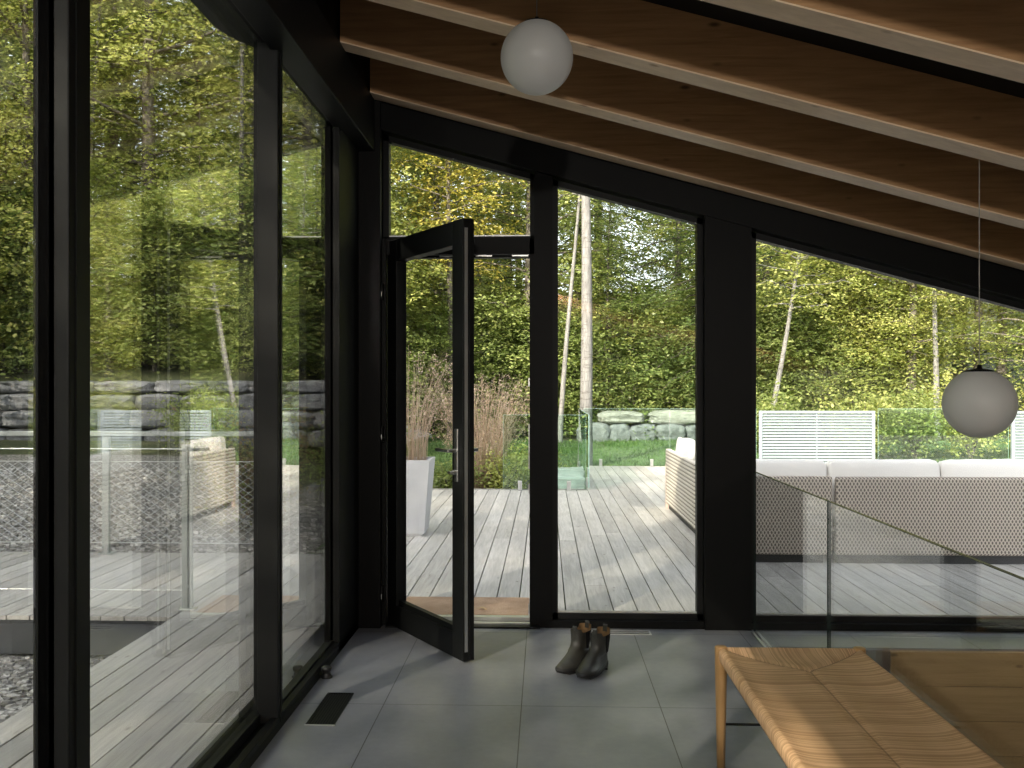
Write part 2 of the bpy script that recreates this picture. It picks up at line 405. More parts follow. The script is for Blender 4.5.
# door
d = empty('door_1', (-.961, 5.592, 0)); struct(d, 'black framed glass door standing open into the room', 'door')
fr = B()
box(fr, -.024, .0, -.04, .09, .01, 2.34); box(fr, .868, .905, -.03, .09, .01, 2.34); box(fr, -.024, .905, -.03, .09, 2.247, 2.345)
box(fr, -.0, .868, .03, .09, 2.235, 2.25)
link_mesh('door_frame', fr, BLACK, d)
boxes('strike_plate', [(.860, .869, .0, .02, .95, 1.22), (.860, .869, .0, .02, .80, .86), (.860, .869, .0, .02, .07, .13), (.860, .869, .0, .02, 1.45, 1.5)], STEEL, d)
boxes('latch_slot', [(.1 + .22 * k, .2 + .22 * k, .0, .012, 2.238, 2.248) for k in (1, 2, 3)], STEEL, d)
Lw, Lt, Lh, f = .946, .068, 2.318, .13
leaf = empty('door_leaf', (0, 0, 0)); leaf.parent = d; leaf.location = (0.0, 0.0, .01)
leaf.rotation_euler = (0, 0, math.atan2(-.782, .533))
bm = B()
for (a, b, c, e_) in ((0, f, 0, Lh), (Lw - f + .012, Lw, 0, Lh), (f, Lw - f + .012, 0, f), (f, Lw - f + .012, Lh - f, Lh)):
    box(bm, a, b, 0, Lt, c, e_, .003)
box(bm, f, Lw - f + .012, .018, .05, f, f + .03); 
box(bm, Lw, Lw + .014, .030, .058, .02, Lh - .03)
fm = link_mesh('leaf_frame', bm, BLACK2, leaf)
boxes('glass_pane', [(f - .004, Lw - f + .016, .022, .046, f + .026, Lh - f + .004)], GLASSG, leaf)
bm = B(); hx = Lw - .062
box(bm, hx - .016, hx + .016, -.010, 0, .935, 1.215, .003)
tube(bm, [(hx, -.008, 1.10), (hx, -.055, 1.10)], .010, 12)
tube(bm, [(hx, -.052, 1.10), (hx - .06, -.056, 1.10), (hx - .135, -.052, 1.10)], .0095, 12)
tube(bm, [(hx, -.008, .985), (hx, -.032, .985)], .013, 16); box(bm, hx - .028, hx + .012, -.045, -.03, .978, .992, .003)
h = link_mesh('door_handle', bm, STEEL, leaf); h['label'] = 'brushed steel lever handle with backplate'
bm = B()
box(bm, hx - .016, hx + .016, Lt, Lt + .010, .935, 1.215, .003)
tube(bm, [(hx, Lt + .008, 1.10), (hx, Lt + .055, 1.10)], .010, 12); tube(bm, [(hx, Lt + .052, 1.10), (hx - .135, Lt + .052, 1.10)], .0095, 12)
link_mesh('outer_handle', bm, STEEL, leaf)
boxes('lock_edge', [(Lw + .002, Lw + .006, .008, .026, .05, Lh - .05)], ALU, leaf)
for z in (.2, 1.16, 2.02):
    bm = B(); lathe(bm, [(0, -.05), (.014, -.05), (.016, -.045), (.016, .045), (.014, .05), (0, .05)], 14, (-.024, -.052, z))
    box(bm, -.05, .0, -.052, -.038, z - .035, z + .035, .002)
    hg = link_mesh('hinge', bm, BLACK, d, True)
    bm = B(); box(bm, -.026, -.02, -.071, -.066, z - .03, z + .0, .001); link_mesh('hinge_screw', bm, ALU, hg)

# stopper on the left sill
bm = B(); lathe(bm, [(0, 0), (.028, 0), (.030, .006), (.022, .010), (.018, .030), (.024, .036), (.026, .05), (.02, .056), (0, .057)], 20)
o = link_mesh('door_stop', bm, simple('dark_rubber_metal', (.03, .03, .03), .4, .5), None, True); o.location = (-1.086, 4.56, 0)
tag(o, 'small dark metal door stop on the floor by the sliding window sill', 'door stop')
# floor vent
v = empty('floor_vent', (-.962, 4.12, 0)); tag(v, 'dark rectangular floor vent near the sliding window', 'floor vent')
boxes('vent_frame', [(-.062, .062, -.205, -.196, 0, .004), (-.062, .062, .196, .205, 0, .004), (-.062, -.053, -.196, .196, 0, .004), (.053, .062, -.196, .196, 0, .004)], BLACK2, v)
boxes('vent_slat', [(-.053 + .0065 + k * .0118 - .003, -.053 + .0065 + k * .0118 + .003, -.196, .196, .0005, .003) for k in range(9)], BLACK, v)
boxes('vent_well', [(-.053, .053, -.196, .196, .0002, .0006)], SLOTM, v)
v.rotation_euler.z = 0
boxes('vent_edge', [(-.066, .066, -.211, -.205, 0, .0035)], ALU, v)
v = empty('linear_diffuser', (.40, 5.455, 0)); tag(v, 'slim slotted floor diffuser under the fixed window behind the boots', 'floor vent')
boxes('diffuser_frame', [(-.22, .22, -.045, -.035, 0, .004), (-.22, .22, .035, .045, 0, .004), (-.22, -.212, -.035, .035, 0, .004), (.212, .22, -.035, .035, 0, .004)], ALU, v)
boxes('slot', [(-.212, .212, -.035, .035, .0002, .0007)], SLOTM, v)
boxes('vane', [(-.212, .212, -.006, -.001, .0007, .003), (-.212, .212, .013, .016, .0007, .003)], ALU, v)

# stair guard glass
for k, (a, b, lab) in enumerate(((4.075, 5.50, 'clear glass stair guard panel reaching to the gable post'), (1.2, 4.06, 'long clear glass stair guard panel beside the woven bench'))):
    e = empty('glass_guard', (1.235, (a + b) / 2, 0)); tag(e, lab, 'glass railing', 'stair guard panels')
    l = (b - a) / 2
    boxes('glass_pane', [(-.006, .006, -l + .0015, l - .0015, .004, .945)], RGLASS, e)
    boxes('glass_edge', [(-.006, .006, -l, -l + .0015, .004, .946), (-.006, .006, l - .0015, l, .004, .946), (-.006, .006, -l, l, .945, .948)], GEDGE, e)
    boxes('base_channel', [(-.022, -.008, -l, l, 0, .005), (.008, .022, -l, l, 0, .005)], ALU, e)

# pendant globes
def opal():
    m, nt, out = mat('opal_glass')
    v = coords(nt); n = noise(nt, v, 3, 2)
    d_ = N(nt, 'BsdfPrincipled'); L(nt, ramp(nt, n, [(.3, (.78, .78, .77)), (.7, (.82, .82, .81))]), d_.inputs['Base Color']); d_.inputs['Roughness'].default_value = .35
    t = N(nt, 'BsdfTranslucent'); t.inputs[0].default_value = (.85, .85, .84, 1)
    mx = N(nt, 'MixShader'); mx.inputs[0].default_value = .45; L(nt, d_.outputs[0], mx.inputs[1]); L(nt, t.outputs[0], mx.inputs[2]); L(nt, mx.outputs[0], out.inputs[0]); return m
OPAL = opal()
CORD = simple('pale_lamp_cord', (.35, .33, .30), .6)
def pendant(x, y, z, r, lab):
    top = ZR(x) + .243
    e = empty('pendant_lamp', (x, y, top)); tag(e, lab, 'pendant lamp', 'globe pendant lamps')
    zc = z - top
    bm = B(); prof = [(0, -r)] + [(r * math.cos(a), r * math.sin(a)) for a in [R(-85 + k * 5) for k in range(33)]]
    prof += [(r * .30, r * .955), (r * .25, r * .95)]
    lathe(bm, prof, 56, (0, 0, zc)); link_mesh('globe_shade', bm, OPAL, e, True)
    bm = B(); lathe(bm, [(r * .25, r * .90), (r * .40, r * .925), (r * .385, r * .95), (r * .2, r * .995), (.012, r * 1.01), (.008, r * 1.12), (0, r * 1.13)], 32, (0, 0, zc)); link_mesh('cap', bm, BLACK2, e, True)
    bm = B(); tube(bm, [(0, 0, zc + r * 1.1), (0, 0, -.02)], .0022, 8); link_mesh('cord', bm, CORD, e, True)
    bm = B(); lathe(bm, [(0, -.03), (.045, -.03), (.05, -.025), (.05, .0)], 24, (0, 0, 0)); link_mesh('canopy', bm, BLACK2, e, True)
pendant(-.033, 3.70, 2.762, .145, 'round opal glass globe lamp high up against the rafters')
pendant(1.828, 3.96, 1.375, .145, 'round opal glass globe lamp hanging low on a long cord over the stairwell')

# ------------------------------------------------------------------ bench
BX0, BX1, BY0, BY1, BZ = .655, 1.198, 1.95, 3.545, .458
def cord_mat(hl, hw):
    m, nt, out = mat('woven_paper_cord')
    tc = N(nt, 'TexCoord'); s = N(nt, 'SeparateXYZ'); L(nt, tc.outputs['Object'], s.inputs[0])
    ax = M(nt, 'SUBTRACT', hw, M(nt, 'ABSOLUTE', s.outputs[0])); ay = M(nt, 'SUBTRACT', hl, M(nt, 'ABSOLUTE', s.outputs[1]))
    side = M(nt, 'LESS_THAN', ax, ay)                 # nearer a long rail: strands run across
    # strands fan a little, so the coordinate shifts with the distance from the rail
    yy = M(nt, 'ADD', s.outputs[1], M(nt, 'MULTIPLY', ax, .04))
    q = M(nt, 'ADD', M(nt, 'MULTIPLY', side, yy), M(nt, 'MULTIPLY', M(nt, 'SUBTRACT', 1.0, side), s.outputs[0]))
    w_ = M(nt, 'MULTIPLY', q, 2 * math.pi / .0042)
    hgt = M(nt, 'ABSOLUTE', M(nt, 'SINE', M(nt, 'MULTIPLY', w_, .5)))
    cb = N(nt, 'CombineXYZ'); L(nt, M(nt, 'FLOOR', M(nt, 'DIVIDE', q, .0042)), cb.inputs[0]); L(nt, side, cb.inputs[1])
    wn = N(nt, 'TexWhiteNoise'); L(nt, cb.outputs[0], wn.inputs['Vector'])
    n = noise(nt, coords(nt, 'Object', (1, 1, 1)), 7, 4)
    cc = N(nt, 'CombineXYZ'); L(nt, M(nt, 'MULTIPLY', q, 55.0), cc.inputs[0]); L(nt, M(nt, 'MULTIPLY', side, 7.0), cc.inputs[1]); n3 = noise(nt, cc.outputs[0], 1.6, 5, .7)
    f_ = M(nt, 'ADD', M(nt, 'MULTIPLY', wn.outputs[0], .45), M(nt, 'ADD', M(nt, 'MULTIPLY', n, .4), M(nt, 'MULTIPLY', n3, .15)))
    col = ramp(nt, f_, [(.3, (.44, .26, .135)), (.7, (.72, .475, .28))])
    seam = M(nt, 'LESS_THAN', M(nt, 'ABSOLUTE', M(nt, 'SUBTRACT', ax, ay)), .0035)
    mid = M(nt, 'LESS_THAN', M(nt, 'ABSOLUTE', s.outputs[0]), .0028)
    mid = M(nt, 'MULTIPLY', mid, side)
    dk = M(nt, 'MULTIPLY', M(nt, 'MAXIMUM', seam, mid), .5)
    col = mixc(nt, dk, col, (.10, .055, .025))
    p = pbsdf(nt, out, col, .6, 0, .35); bump(nt, p, M(nt, 'ADD', hgt, M(nt, 'MULTIPLY', n3, .2)), .5, .0014)
    return m
hl, hw = (BY1 - BY0) / 2, (BX1 - BX0) / 2
bn = empty('woven_bench', ((BX0 + BX1) / 2, (BY0 + BY1) / 2, 0)); tag(bn, 'long low oak bench with a woven paper cord seat beside the glass stair guard', 'bench')
me = bpy.data.meshes.new('seat'); NX, NY = 44, 120
def prof(u):                                # u -1..1 across the rail: returns outward pos and drop
    return u
vs = []; fcs = []
def seatz(x, y):
    ax, ay = hw - abs(x), hl - abs(y); dd = min(ax, ay)
    # ridge on the rails, gentle dip between them, mitres sunken, centre strip slightly raised
    z = .0 - .019 * (1 - math.exp(-max(0, dd - .018) / .05)) + .014 * max(0, dd / hw) ** 1.5
    seam = abs(ax - ay); z -= .008 * math.exp(-(seam / .014) ** 2) * min(1, dd / .04)
    if ax < ay: z -= .006 * math.exp(-(abs(x) / .012) ** 2)
    z += .0025 * mn.noise(Vector((x * 5, y * 5, 0)))
    return z
xs = np.concatenate([[-hw - .0, ], np.linspace(-hw, hw, NX), [hw]]); ys = np.linspace(-hl, hl, NY)
xs = np.linspace(-hw, hw, NX)
def rnd(t, h_):                             # rounding over the outer rail
    e_ = h_ - abs(t); r_ = .02
    return 0 if e_ > r_ else -(r_ - math.sqrt(max(0, r_ * r_ - (r_ - e_) ** 2)))
prm = lambda h_, n: [-h_ + .02 * (1 - math.cos(k / 6 * math.pi / 2)) for k in range(6)] + list(np.linspace(-h_ + .02, h_ - .02, n)) + [h_ - .02 * (1 - math.cos(k / 6 * math.pi / 2)) for k in range(5, -1, -1)]
xs = prm(hw, 40); ys = prm(hl, 120)
for y in ys:
    for x in xs: vs.append((x, y, seatz(x, y) + min(rnd(x, hw), rnd(y, hl))))
nx, ny = len(xs), len(ys)
for j in range(ny - 1):
    for i in range(nx - 1): a = j * nx + i; fcs.append((a, a + 1, a + nx + 1, a + nx))
# skirt wrapping under the rails, then inwards
per = [i for i in range(nx)] + [j * nx + nx - 1 for j in range(1, ny)] + [(ny - 1) * nx + i for i in range(nx - 2, -1, -1)] + [j * nx for j in range(ny - 2, 0, -1)]
base = len(vs); n_ = len(per)
for (ins, dz) in ((0, -.018), (.006, -.034), (.02, -.04), (.05, -.036)):
    for i in per:
        x, y, z = vs[i]; sx = (hw - ins) / hw; sy = (hl - ins) / hl
        vs.append((x * sx, y * sy, -.02 + dz if True else z))
prev = per
for k in range(4):
    cur = [base + k * n_ + q for q in range(n_)]
    for q in range(n_): fcs.append((prev[(q + 1) % n_], prev[q], cur[q], cur[(q + 1) % n_]))
    prev = cur
fcs.append(tuple(reversed(prev)))
seat = pyd('seat', vs, fcs, cord_mat(hl, hw), bn, True); seat.location.z = BZ; seat['label'] = 'woven paper cord seat'
for sx in (-1, 1):
    for sy in (-1, 1):
        cx, cy = sx * (hw - .012), sy * (hl - .012)
        bm = B(); tube(bm, [(cx, cy, 0), (cx, cy, .2), (cx, cy, .36), (cx, cy, BZ - .004), (cx, cy, BZ + .000), (cx, cy, BZ + .003)], [.0155, .019, .0225, .0235, .0225, .018], 20)
        link_mesh('leg', bm, OAK, bn, True)
for sy in (-1, 1):
    bm = B(); y = sy * (hl - .012); tube(bm, [(-hw + .012, y, .164), (hw - .012, y, .164)], .005, 10); q = link_mesh('stretcher', bm, BLACK, bn, True); q['label'] = 'thin black metal rod'
    bm = B(); y = sy * (hl - .002); tube(bm, [(-hw + .03, y, BZ - .03), (hw - .03, y, BZ - .03)], .013, 12); link_mesh('end_rail', bm, OAK, bn, True)

# ------------------------------------------------------------------ boots
LEATH = simple('dark_olive_leather', (.034, .033, .027), .42, 0, .35, 18, .5, .3)
SOLE = simple('black_rubber_sole', (.014, .014, .014), .7)
GORE = simple('black_elastic_gore', (.013, .012, .013), .85, 0, .3, 90, .2, .5)
LINING = simple('tan_boot_lining', (.20, .12, .055), .7, 0, .4, 40, .3, .5)
def interp(z, tab):
    for (a, *va), (b, *vb) in zip(tab, tab[1:]):
        if z <= b:
            t = (z - a) / (b - a); t = t * t * (3 - 2 * t) if False else t
            return [p + (q - p) * t for p, q in zip(va, vb)]
    return tab[-1][1:]
BT0 = [(.0, -.030, .262, .050, .036), (.018, -.034, .268, .052, .038), (.034, -.034, .262, .051, .038), (.05, -.032, .246, .047, .037), (.064, -.03, .214, .043, .036),
      (.078, -.029, .180, .040, .036), (.092, -.028, .150, .038, .035), (.108, -.028, .126, .037, .035), (.125, -.030, .110, .037, .036), (.15, -.033, .103, .038, .038),
      (.18, -.037, .104, .040, .040), (.205, -.040, .107, .041, .041), (.225, -.040, .108, .041, .041)]
BT = [(z if z < .03 else .03 + (z - .03) * .84, a, b, c * 1.12, d * 1.08) for z, a, b, c, d in BT0]
bkz = lambda z: z if z < .03 else .03 + (z - .03) * .84
def boot_ring(z, grow=0, n=36):
    z = bkz(z)
    h0, t0, wb_, wh = interp(z, BT); out = []
    cy = (h0 + t0) / 2; l = (t0 - h0) / 2 + grow
    for k in range(n):
        a = 2 * math.pi * k / n; c_, s_ = math.cos(a), math.sin(a)
        py = cy + l * math.copysign(abs(s_) ** .9, s_)
        tt = (py - h0) / max(1e-4, t0 - h0)
        wv = wh + (wb_ - wh) * (tt if tt < .65 else .65 - (tt - .65) * .2) / .65
        px_ = (wv + grow) * math.copysign(abs(c_) ** .85, c_)
        if l > .09: px_ += .010 * math.sin(max(0, tt) * math.pi) * (1 if z < .09 else 0)
        out.append((px_, py))
    return out
def loft(rings, close_b=True, close_t=True):
    vs, fs = [], []; n = len(rings[0])
    for r_ in rings: vs += r_
    for i in range(len(rings) - 1):
        for k in range(n): fs.append((i * n + k, i * n + (k + 1) % n, (i + 1) * n + (k + 1) % n, (i + 1) * n + k))
    if close_b: fs.append(tuple(reversed(range(n))))
    if close_t: fs.append(tuple((len(rings) - 1) * n + k for k in range(n)))
    return vs, fs
def make_boot(side, loc, rz, lab, tilt=0):
    e = empty('chelsea_boot', loc, rz); tag(e, lab, 'boot', 'pair of ankle boots')
    zs = [.022, .03, .04, .05, .058, .066, .074, .082, .09, .098, .108, .118, .13, .145, .165, .185, .2, .212]
    rings = []
    for z in zs:
        rg = []
        for (x, y) in boot_ring(z):
            zz = bkz(z)
            if z > .19: zz = bkz(z) + .012 * (1 if abs(y - .035) > .05 else -.6) 
            if .04 < z < .1 and y > .12: zz = bkz(z) - .004 * math.sin((y - .12) * 20)
            rg.append((x * side, y, zz))
        rings.append(rg)
    vs, fs = loft(rings, True, False)
    up = pyd('upper', vs, fs, LEATH, e, True)
    # toe-cap seam and inside
    rin = [[(x * side * .94, y * .97 + .001, bkz(z) + (.012 * (1 if abs(y - .035) > .05 else -.6) if z > .19 else 0)) for (x, y) in boot_ring(z)] for z in (.13, .16, .19, .212)]
    vs, fs = loft(rin, True, False); pyd('lining', vs, fs, LINING, e, True)
    rr = [[(x * side * g, y, z) for (x, y) in boot_ring(.02, gr)] for z, g, gr in ((.008, 1, .002), (.014, 1, .004), (.024, 1, .004), (.027, 1, .001))]
    rr = [[(x, y, z + (.006 * max(0, y - .16) / .1)) for (x, y, z) in r_] for r_ in rr]
    vs, fs = loft(rr); so = pyd('sole', vs, fs, SOLE, e, True)
    hr = [[(x * side, min(y, .052), z) for (x, y) in boot_ring(.02, .002)] for z in (0, .009)]
    vs, fs = loft(hr); pyd('heel', vs, fs, SOLE, e)
    # front tread block touching the floor
    hr = [[(x * side * .96, max(y, .105) if y < .2 else min(y, .235), z) for (x, y) in boot_ring(.02, 0)] for z in (0, .009)]
    vs, fs = loft(hr); pyd('tread', vs, fs, SOLE, e)
    for sx in (-1, 1):                       # elastic side gores lying on the shaft
        vs, fs = [], []; cols, rows = 7, 9
        for j in range(rows):
            z = .098 + j * (.107 / (rows - 1)); g = .016 + .014 * j / (rows - 1)
            rg = boot_ring(z, .0016, 72)
            for i in range(cols):
                yt = .036 + g * (i / (cols - 1) * 2 - 1)
                p = min((q for q in rg if q[0] * sx > 0), key=lambda q: abs(q[1] - yt))
                vs.append((p[0] * side, yt, bkz(z)))
        for j in range(rows - 1):
            for i in range(cols - 1): a = j * cols + i; fs.append((a, a + 1, a + cols + 1, a + cols))
        go = pyd('elastic_gore', vs, fs, GORE, e, True)
        md = go.modifiers.new('s', 'SOLIDIFY'); md.thickness = .0015; md.offset = 0
    for yy, s2 in ((.106, 1), (-.040, -1)):   # pull tabs
        bm = B(); pts = [(0, yy, .195), (0, yy + .002 * s2, .222), (0, yy + .001 * s2, .238), (0, yy - .006 * s2, .243), (0, yy - .010 * s2, .235), (0, yy - .009 * s2, .2)]; pts = [(a_, b_, bkz(c_)) for a_, b_, c_ in pts]
        for (p, q) in zip(pts, pts[1:]):
            p, q = Vector(p), Vector(q); t_ = Vector((0, (q - p).z, -(q - p).y)).normalized() * .0012; wv = Vector((.011, 0, 0))
            quadbox(bm, [p - wv - t_, p + wv - t_, p + wv + t_, p - wv + t_, q - wv - t_, q + wv - t_, q + wv + t_, q - wv + t_])
        link_mesh('pull_tab', bm, LEATH, e)
    return e
make_boot(1, (.298, 4.80, 0), R(180 - 26), 'dark leather ankle boot nearer the camera, right one of the pair on the tiles')
make_boot(-1, (.205, 4.87, 0), R(180 - 30), 'dark leather ankle boot behind its twin, left one of the pair on the tiles')

# doormat
def coir():
    m, nt, out = mat('coir_fibre'); v = coords(nt); n = noise(nt, v, 160, 3, .7); n2 = noise(nt, v, 6, 3)
    p = pbsdf(nt, out, ramp(nt, M(nt, 'ADD', M(nt, 'MULTIPLY', n, .6), M(nt, 'MULTIPLY', n2, .4)), [(.35, (.34, .22, .14)), (.65, (.62, .44, .31))]), .95, 0, .1); bump(nt, p, n, 1, .01); return m
ZD = -.05
bm = B(); box(bm, -.43, .43, -.25, .25, 0, .02, .006); o = link_mesh('doormat', bm, coir()); o.location = (-.54, 6.24, ZD); tag(o, 'tan coir doormat on the deck just outside the open door', 'doormat')
def curled(w_, l_, curl=.25, n=6):
    vs, fs = [], []
    for j in range(n + 1):
        t = j / n; ww = w_ * math.sin(math.pi * min(.98, max(.03, t))) ** .7
        for i in range(5): s_ = i / 4 * 2 - 1; vs.append((ww * s_, l_ * (t - .5), curl * ww * s_ * s_ + .01 * math.sin(t * 3)))
    for j in range(n):
        for i in range(4): a = j * 5 + i; fs.append((a, a + 1, a + 6, a + 5))
    return vs, fs
vs, fs = curled(.016, .07); o = pyd('fallen_leaf', vs, fs, FALL, None, True); o.location = (-.42, 6.12, ZD + .022); o.rotation_euler.z = 1.3
md = o.modifiers.new('s', 'SOLIDIFY'); md.thickness = .0006
tag(o, 'small curled dry leaf lying on the doormat', 'leaf')

# ------------------------------------------------------------------ decks
random.seed(5)
def deck_boards(regions, z1=ZD, th=.028, pitch=.157, gap=.009, along='Y'):
    bm = B()
    for (x0, x1, y0, y1) in regions:
        a0, a1, b0, b1 = (x0, x1, y0, y1) if along == 'Y' else (y0, y1, x0, x1)
        n = max(1, round((a1 - a0) / pitch)); p = (a1 - a0) / n
        for k in range(n):
            a = a0 + k * p; s = b0; nxt = b0 + random.uniform(1.2, 4.2)
            while s < b1 - .01:
                e_ = min(nxt, b1)
                if b1 - e_ < .5: e_ = b1
                dz = random.uniform(-.0015, .0015)
                q = (a + gap / 2, a + p - gap / 2, s + .0012, e_ - .0012) if along == 'Y' else (s + .0012, e_ - .0012, a + gap / 2, a + p - gap / 2)
                box(bm, *q, z1 - th, z1 + dz); s = e_; nxt = e_ + random.uniform(2.6, 4.2)
    return bm
o = link_mesh('deck', deck_boards([(-2.42, -1.31, -5, 5.93), (-2.42, -1.95, 5.93, 8.22), (-1.95, .62, 5.75, 13.5), (.62, 15, 5.75, 17.75)]), DECKM)
struct(o, 'weathered grey board deck around the house', 'deck')
DARKF = simple('dark_deck_fascia', (.03, .032, .035), .7)
boxes('deck_fascia', [(-2.42, -2.395, -5, 5.9, -.3, ZD - .03), (-12.0, -2.42, 5.93, 5.955, -.3, ZD - .03), (-2.0, .62, 13.47, 13.5, -.35, ZD - .03), (-2.0, -1.97, 8.2, 13.5, -.35, ZD - .03)], DARKF, o)
boxes('deck_joists', [(x, x + .04, 5.75, 13.4 if x < .6 else 17.6, -.2, ZD - .03) for x in (-1.9, -1.2, -.4, .4, 1.2, 2.0, 2.8, 3.6, 4.4, 5.2, 6.0, 7, 8, 9, 10, 11, 12, 13, 14)], DARKF, o)
boxes('deck_edge_strip', [(-2.0, .62, 13.5, 13.62, -.1, ZD + .004)], STONEP, o)
o = link_mesh('deck_platform', deck_boards([(-12.0, -2.43, 5.93, 8.24)]), DECKM)
struct(o, 'weathered grey side platform of the deck beside the gravel', 'deck')

# mesh railing on the far edge of the side platform
ry = 8.17
ra = empty('mesh_railing', (-2.5, ry, ZD)); tag(ra, 'galvanised railing with diamond wire mesh on the far edge of the side platform', 'railing')
for x in (-.04, -1.44, -3.2, -5.0, -6.8, -8.6):
    bm = B(); box(bm, x - .03, x + .03, -.022, .022, 0, 1.06, .004); box(bm, x - .06, x + .06, -.05, .05, 0, .012); link_mesh('post', bm, RAILM, ra)
boxes('top_rail', [(-8.65, 0.0, -.03, .03, 1.06, 1.10)], RAILM, ra, .004)
bm = B(); zt, zb2 = .83, .10; p = .10
tube(bm, [(-8.6, 0, zt), (0, 0, zt)], .004, 6); tube(bm, [(-8.6, 0, zb2), (0, 0, zb2)], .004, 6)
x = -10.4
while x < 1.4:
    for s_ in (1, -1):
        xa, xb = x, x + s_ * (zt - zb2) * 1.45; za, zb_ = zb2, zt
        def cl(xa, za, xb, zb_):
            t0, t1 = 0.0, 1.0; dx = xb - xa
            for lim, sg in ((-8.6, 1), (0, -1)):
                if dx * sg > 0: t0 = max(t0, (lim - xa) / dx)
                else: t1 = min(t1, (lim - xa) / dx)
            return None if t0 >= t1 else ((xa + dx * t0, 0, za + (zb_ - za) * t0), (xa + dx * t1, 0, za + (zb_ - za) * t1))
        sgm = cl(xa, za, xb, zb_)
        if sgm: tube(bm, sgm, .0021, 4, False)
    x += p
link_mesh('wire_mesh', bm, ALU, ra)
# nearer rail starting by the walkway
rb = empty('wire_railing', (-2.40, 6.13, ZD)); tag(rb, 'grey metal rail post with thin wire rail on the near edge of the side platform', 'railing')
for x in (0.0, -2.4, -4.8, -7.2):
    bm = B(); box(bm, x - .035, x + .005, -.02, .02, 0, 1.11, .004); box(bm, x + .010, x + .034, -.012, .012, 0, 1.11, .003); box(bm, x - .03, x + .03, -.018, .018, .15, .17); box(bm, x - .03, x + .03, -.018, .018, .95, .97)
    pp = link_mesh('post', bm, RAILM, rb)
    bm = B(); box(bm, x - .055, x + .055, -.04, .04, 0, .014, .003); link_mesh('foot_plate', bm, ALU, pp)
bm = B()
for z in (.13, 1.08): tube(bm, [(-7.2, 0, z), (0, 0, z)], .004, 8)
link_mesh('wire', bm, ALU, rb)

# ------------------------------------------------------------------ glass fences, screens
def glass_fence(name, lab, x0, y0, x1, y1, npan, h=1.1):
    d_ = Vector((x1 - x0, y1 - y0, 0)); ln = d_.length
    e = empty(name, (x0, y0, ZD), math.atan2(d_.y, d_.x)); tag(e, lab, 'glass fence')
    w_ = ln / npan
    for k in range(npan):
        a, b = k * w_ + .01, (k + 1) * w_ - .01
        g = boxes('glass_pane', [(a + .002, b - .002, -.006, .006, .03, h - .003)], FGLASS, e)
        boxes('polished_edge', [(a, a + .002, -.006, .006, .03, h), (b - .002, b, -.006, .006, .03, h), (a, b, -.006, .006, h - .003, h)], GEDGE_L, g)
        for c_ in (a + .2 * w_, b - .2 * w_): boxes('spigot', [(c_ - .03, c_ + .03, -.022, .022, 0, .14)], STEEL, e, .004)
    return e
glass_fence('glass_fence', 'greenish glass fence along the far deck edge in front of the lawn', .72, 17.62, 4.0, 17.62, 2)
glass_fence('glass_fence', 'greenish glass fence between the two white louvred screens', 6.25, 17.62, 8.68, 17.62, 1)
glass_fence('glass_fence', 'glass fence running away down the side of the deck steps', .64, 13.55, .64, 17.5, 2)
glass_fence('glass_fence', 'short glass fence across the deck end behind the open door', -.62, 13.44, .60, 13.44, 1)
def louvre(x0, x1, lab, h=1.06):
    e = empty('louvred_screen', (x0, 17.62, ZD)); tag(e, lab, 'privacy screen', 'white louvred screens'); w_ = x1 - x0
    boxes('screen_frame', [(0, .06, -.03, .03, 0, h), (w_ - .06, w_, -.03, .03, 0, h), (.06, w_ - .06, -.03, .03, h - .05, h), (.06, w_ - .06, -.03, .03, 0, .06), (w_ / 2 - .015, w_ / 2 + .015, -.01, .03, .06, h - .05)], WHITEP, e, .004)
    bm = B(); n = 17; p = (h - .11) / n
    for k in range(n):
        z = .06 + k * p
        quadbox(bm, [(.06, -.022, z + .004), (.06, -.018, z), (.06, .022, z + p * .80), (.06, .018, z + p * .80 + .004), (w_ - .06, -.022, z + .004), (w_ - .06, -.018, z), (w_ - .06, .022, z + p * .80), (w_ - .06, .018, z + p * .80 + .004)])
    link_mesh('louvre_slats', bm, WHITEP, e)
louvre(4.04, 6.2, 'white louvred metal screen behind the sofa, in the wide window')
louvre(8.72, 11.3, 'white louvred metal screen partly hidden beside the low globe lamp')
bm = B(); box(bm, 0, .62, 0, .7, 0, .14); box(bm, 0.0, .62, .36, .7, .14, .26); box(bm, -.005, .625, -.01, .36, .14, .155); box(bm, -.005, .625, .35, .7, .26, .275)
o = link_mesh('deck_steps', bm, DECKM2); o.location = (-.02, 14.1, -.1); tag(o, 'small grey wooden steps behind the glass fence at the deck end', 'steps')

# ------------------------------------------------------------------ sofa
def weave():
    m, nt, out = mat('woven_rope')
    tc = N(nt, 'TexCoord'); s = N(nt, 'SeparateXYZ'); L(nt, tc.outputs['Object'], s.inputs[0])
    u = M(nt, 'ADD', s.outputs[0], s.outputs[1]); z = s.outputs[2]
    k = math.pi / .030; kz = math.pi / .052
    a = M(nt, 'ABSOLUTE', M(nt, 'SINE', M(nt, 'ADD', M(nt, 'MULTIPLY', u, k), M(nt, 'MULTIPLY', z, kz))))
    b = M(nt, 'ABSOLUTE', M(nt, 'SINE', M(nt, 'SUBTRACT', M(nt, 'MULTIPLY', u, k), M(nt, 'MULTIPLY', z, kz))))
    mn_ = M(nt, 'MULTIPLY', a, b)                 # high in the open diamond between the ropes
    col = ramp(nt, mn_, [(.25, (.60, .53, .45)), (.42, (.46, .40, .33)), (.6, (.12, .10, .085))])
    n = noise(nt, tc.outputs['Object'], 3, 3)
    col = mixc(nt, M(nt, 'MULTIPLY', n, .3), col, (.3, .27, .25))
    p = pbsdf(nt, out, col, .9, 0, .2); bump(nt, p, M(nt, 'SUBTRACT', 1.0, mn_), .6, .01); return m
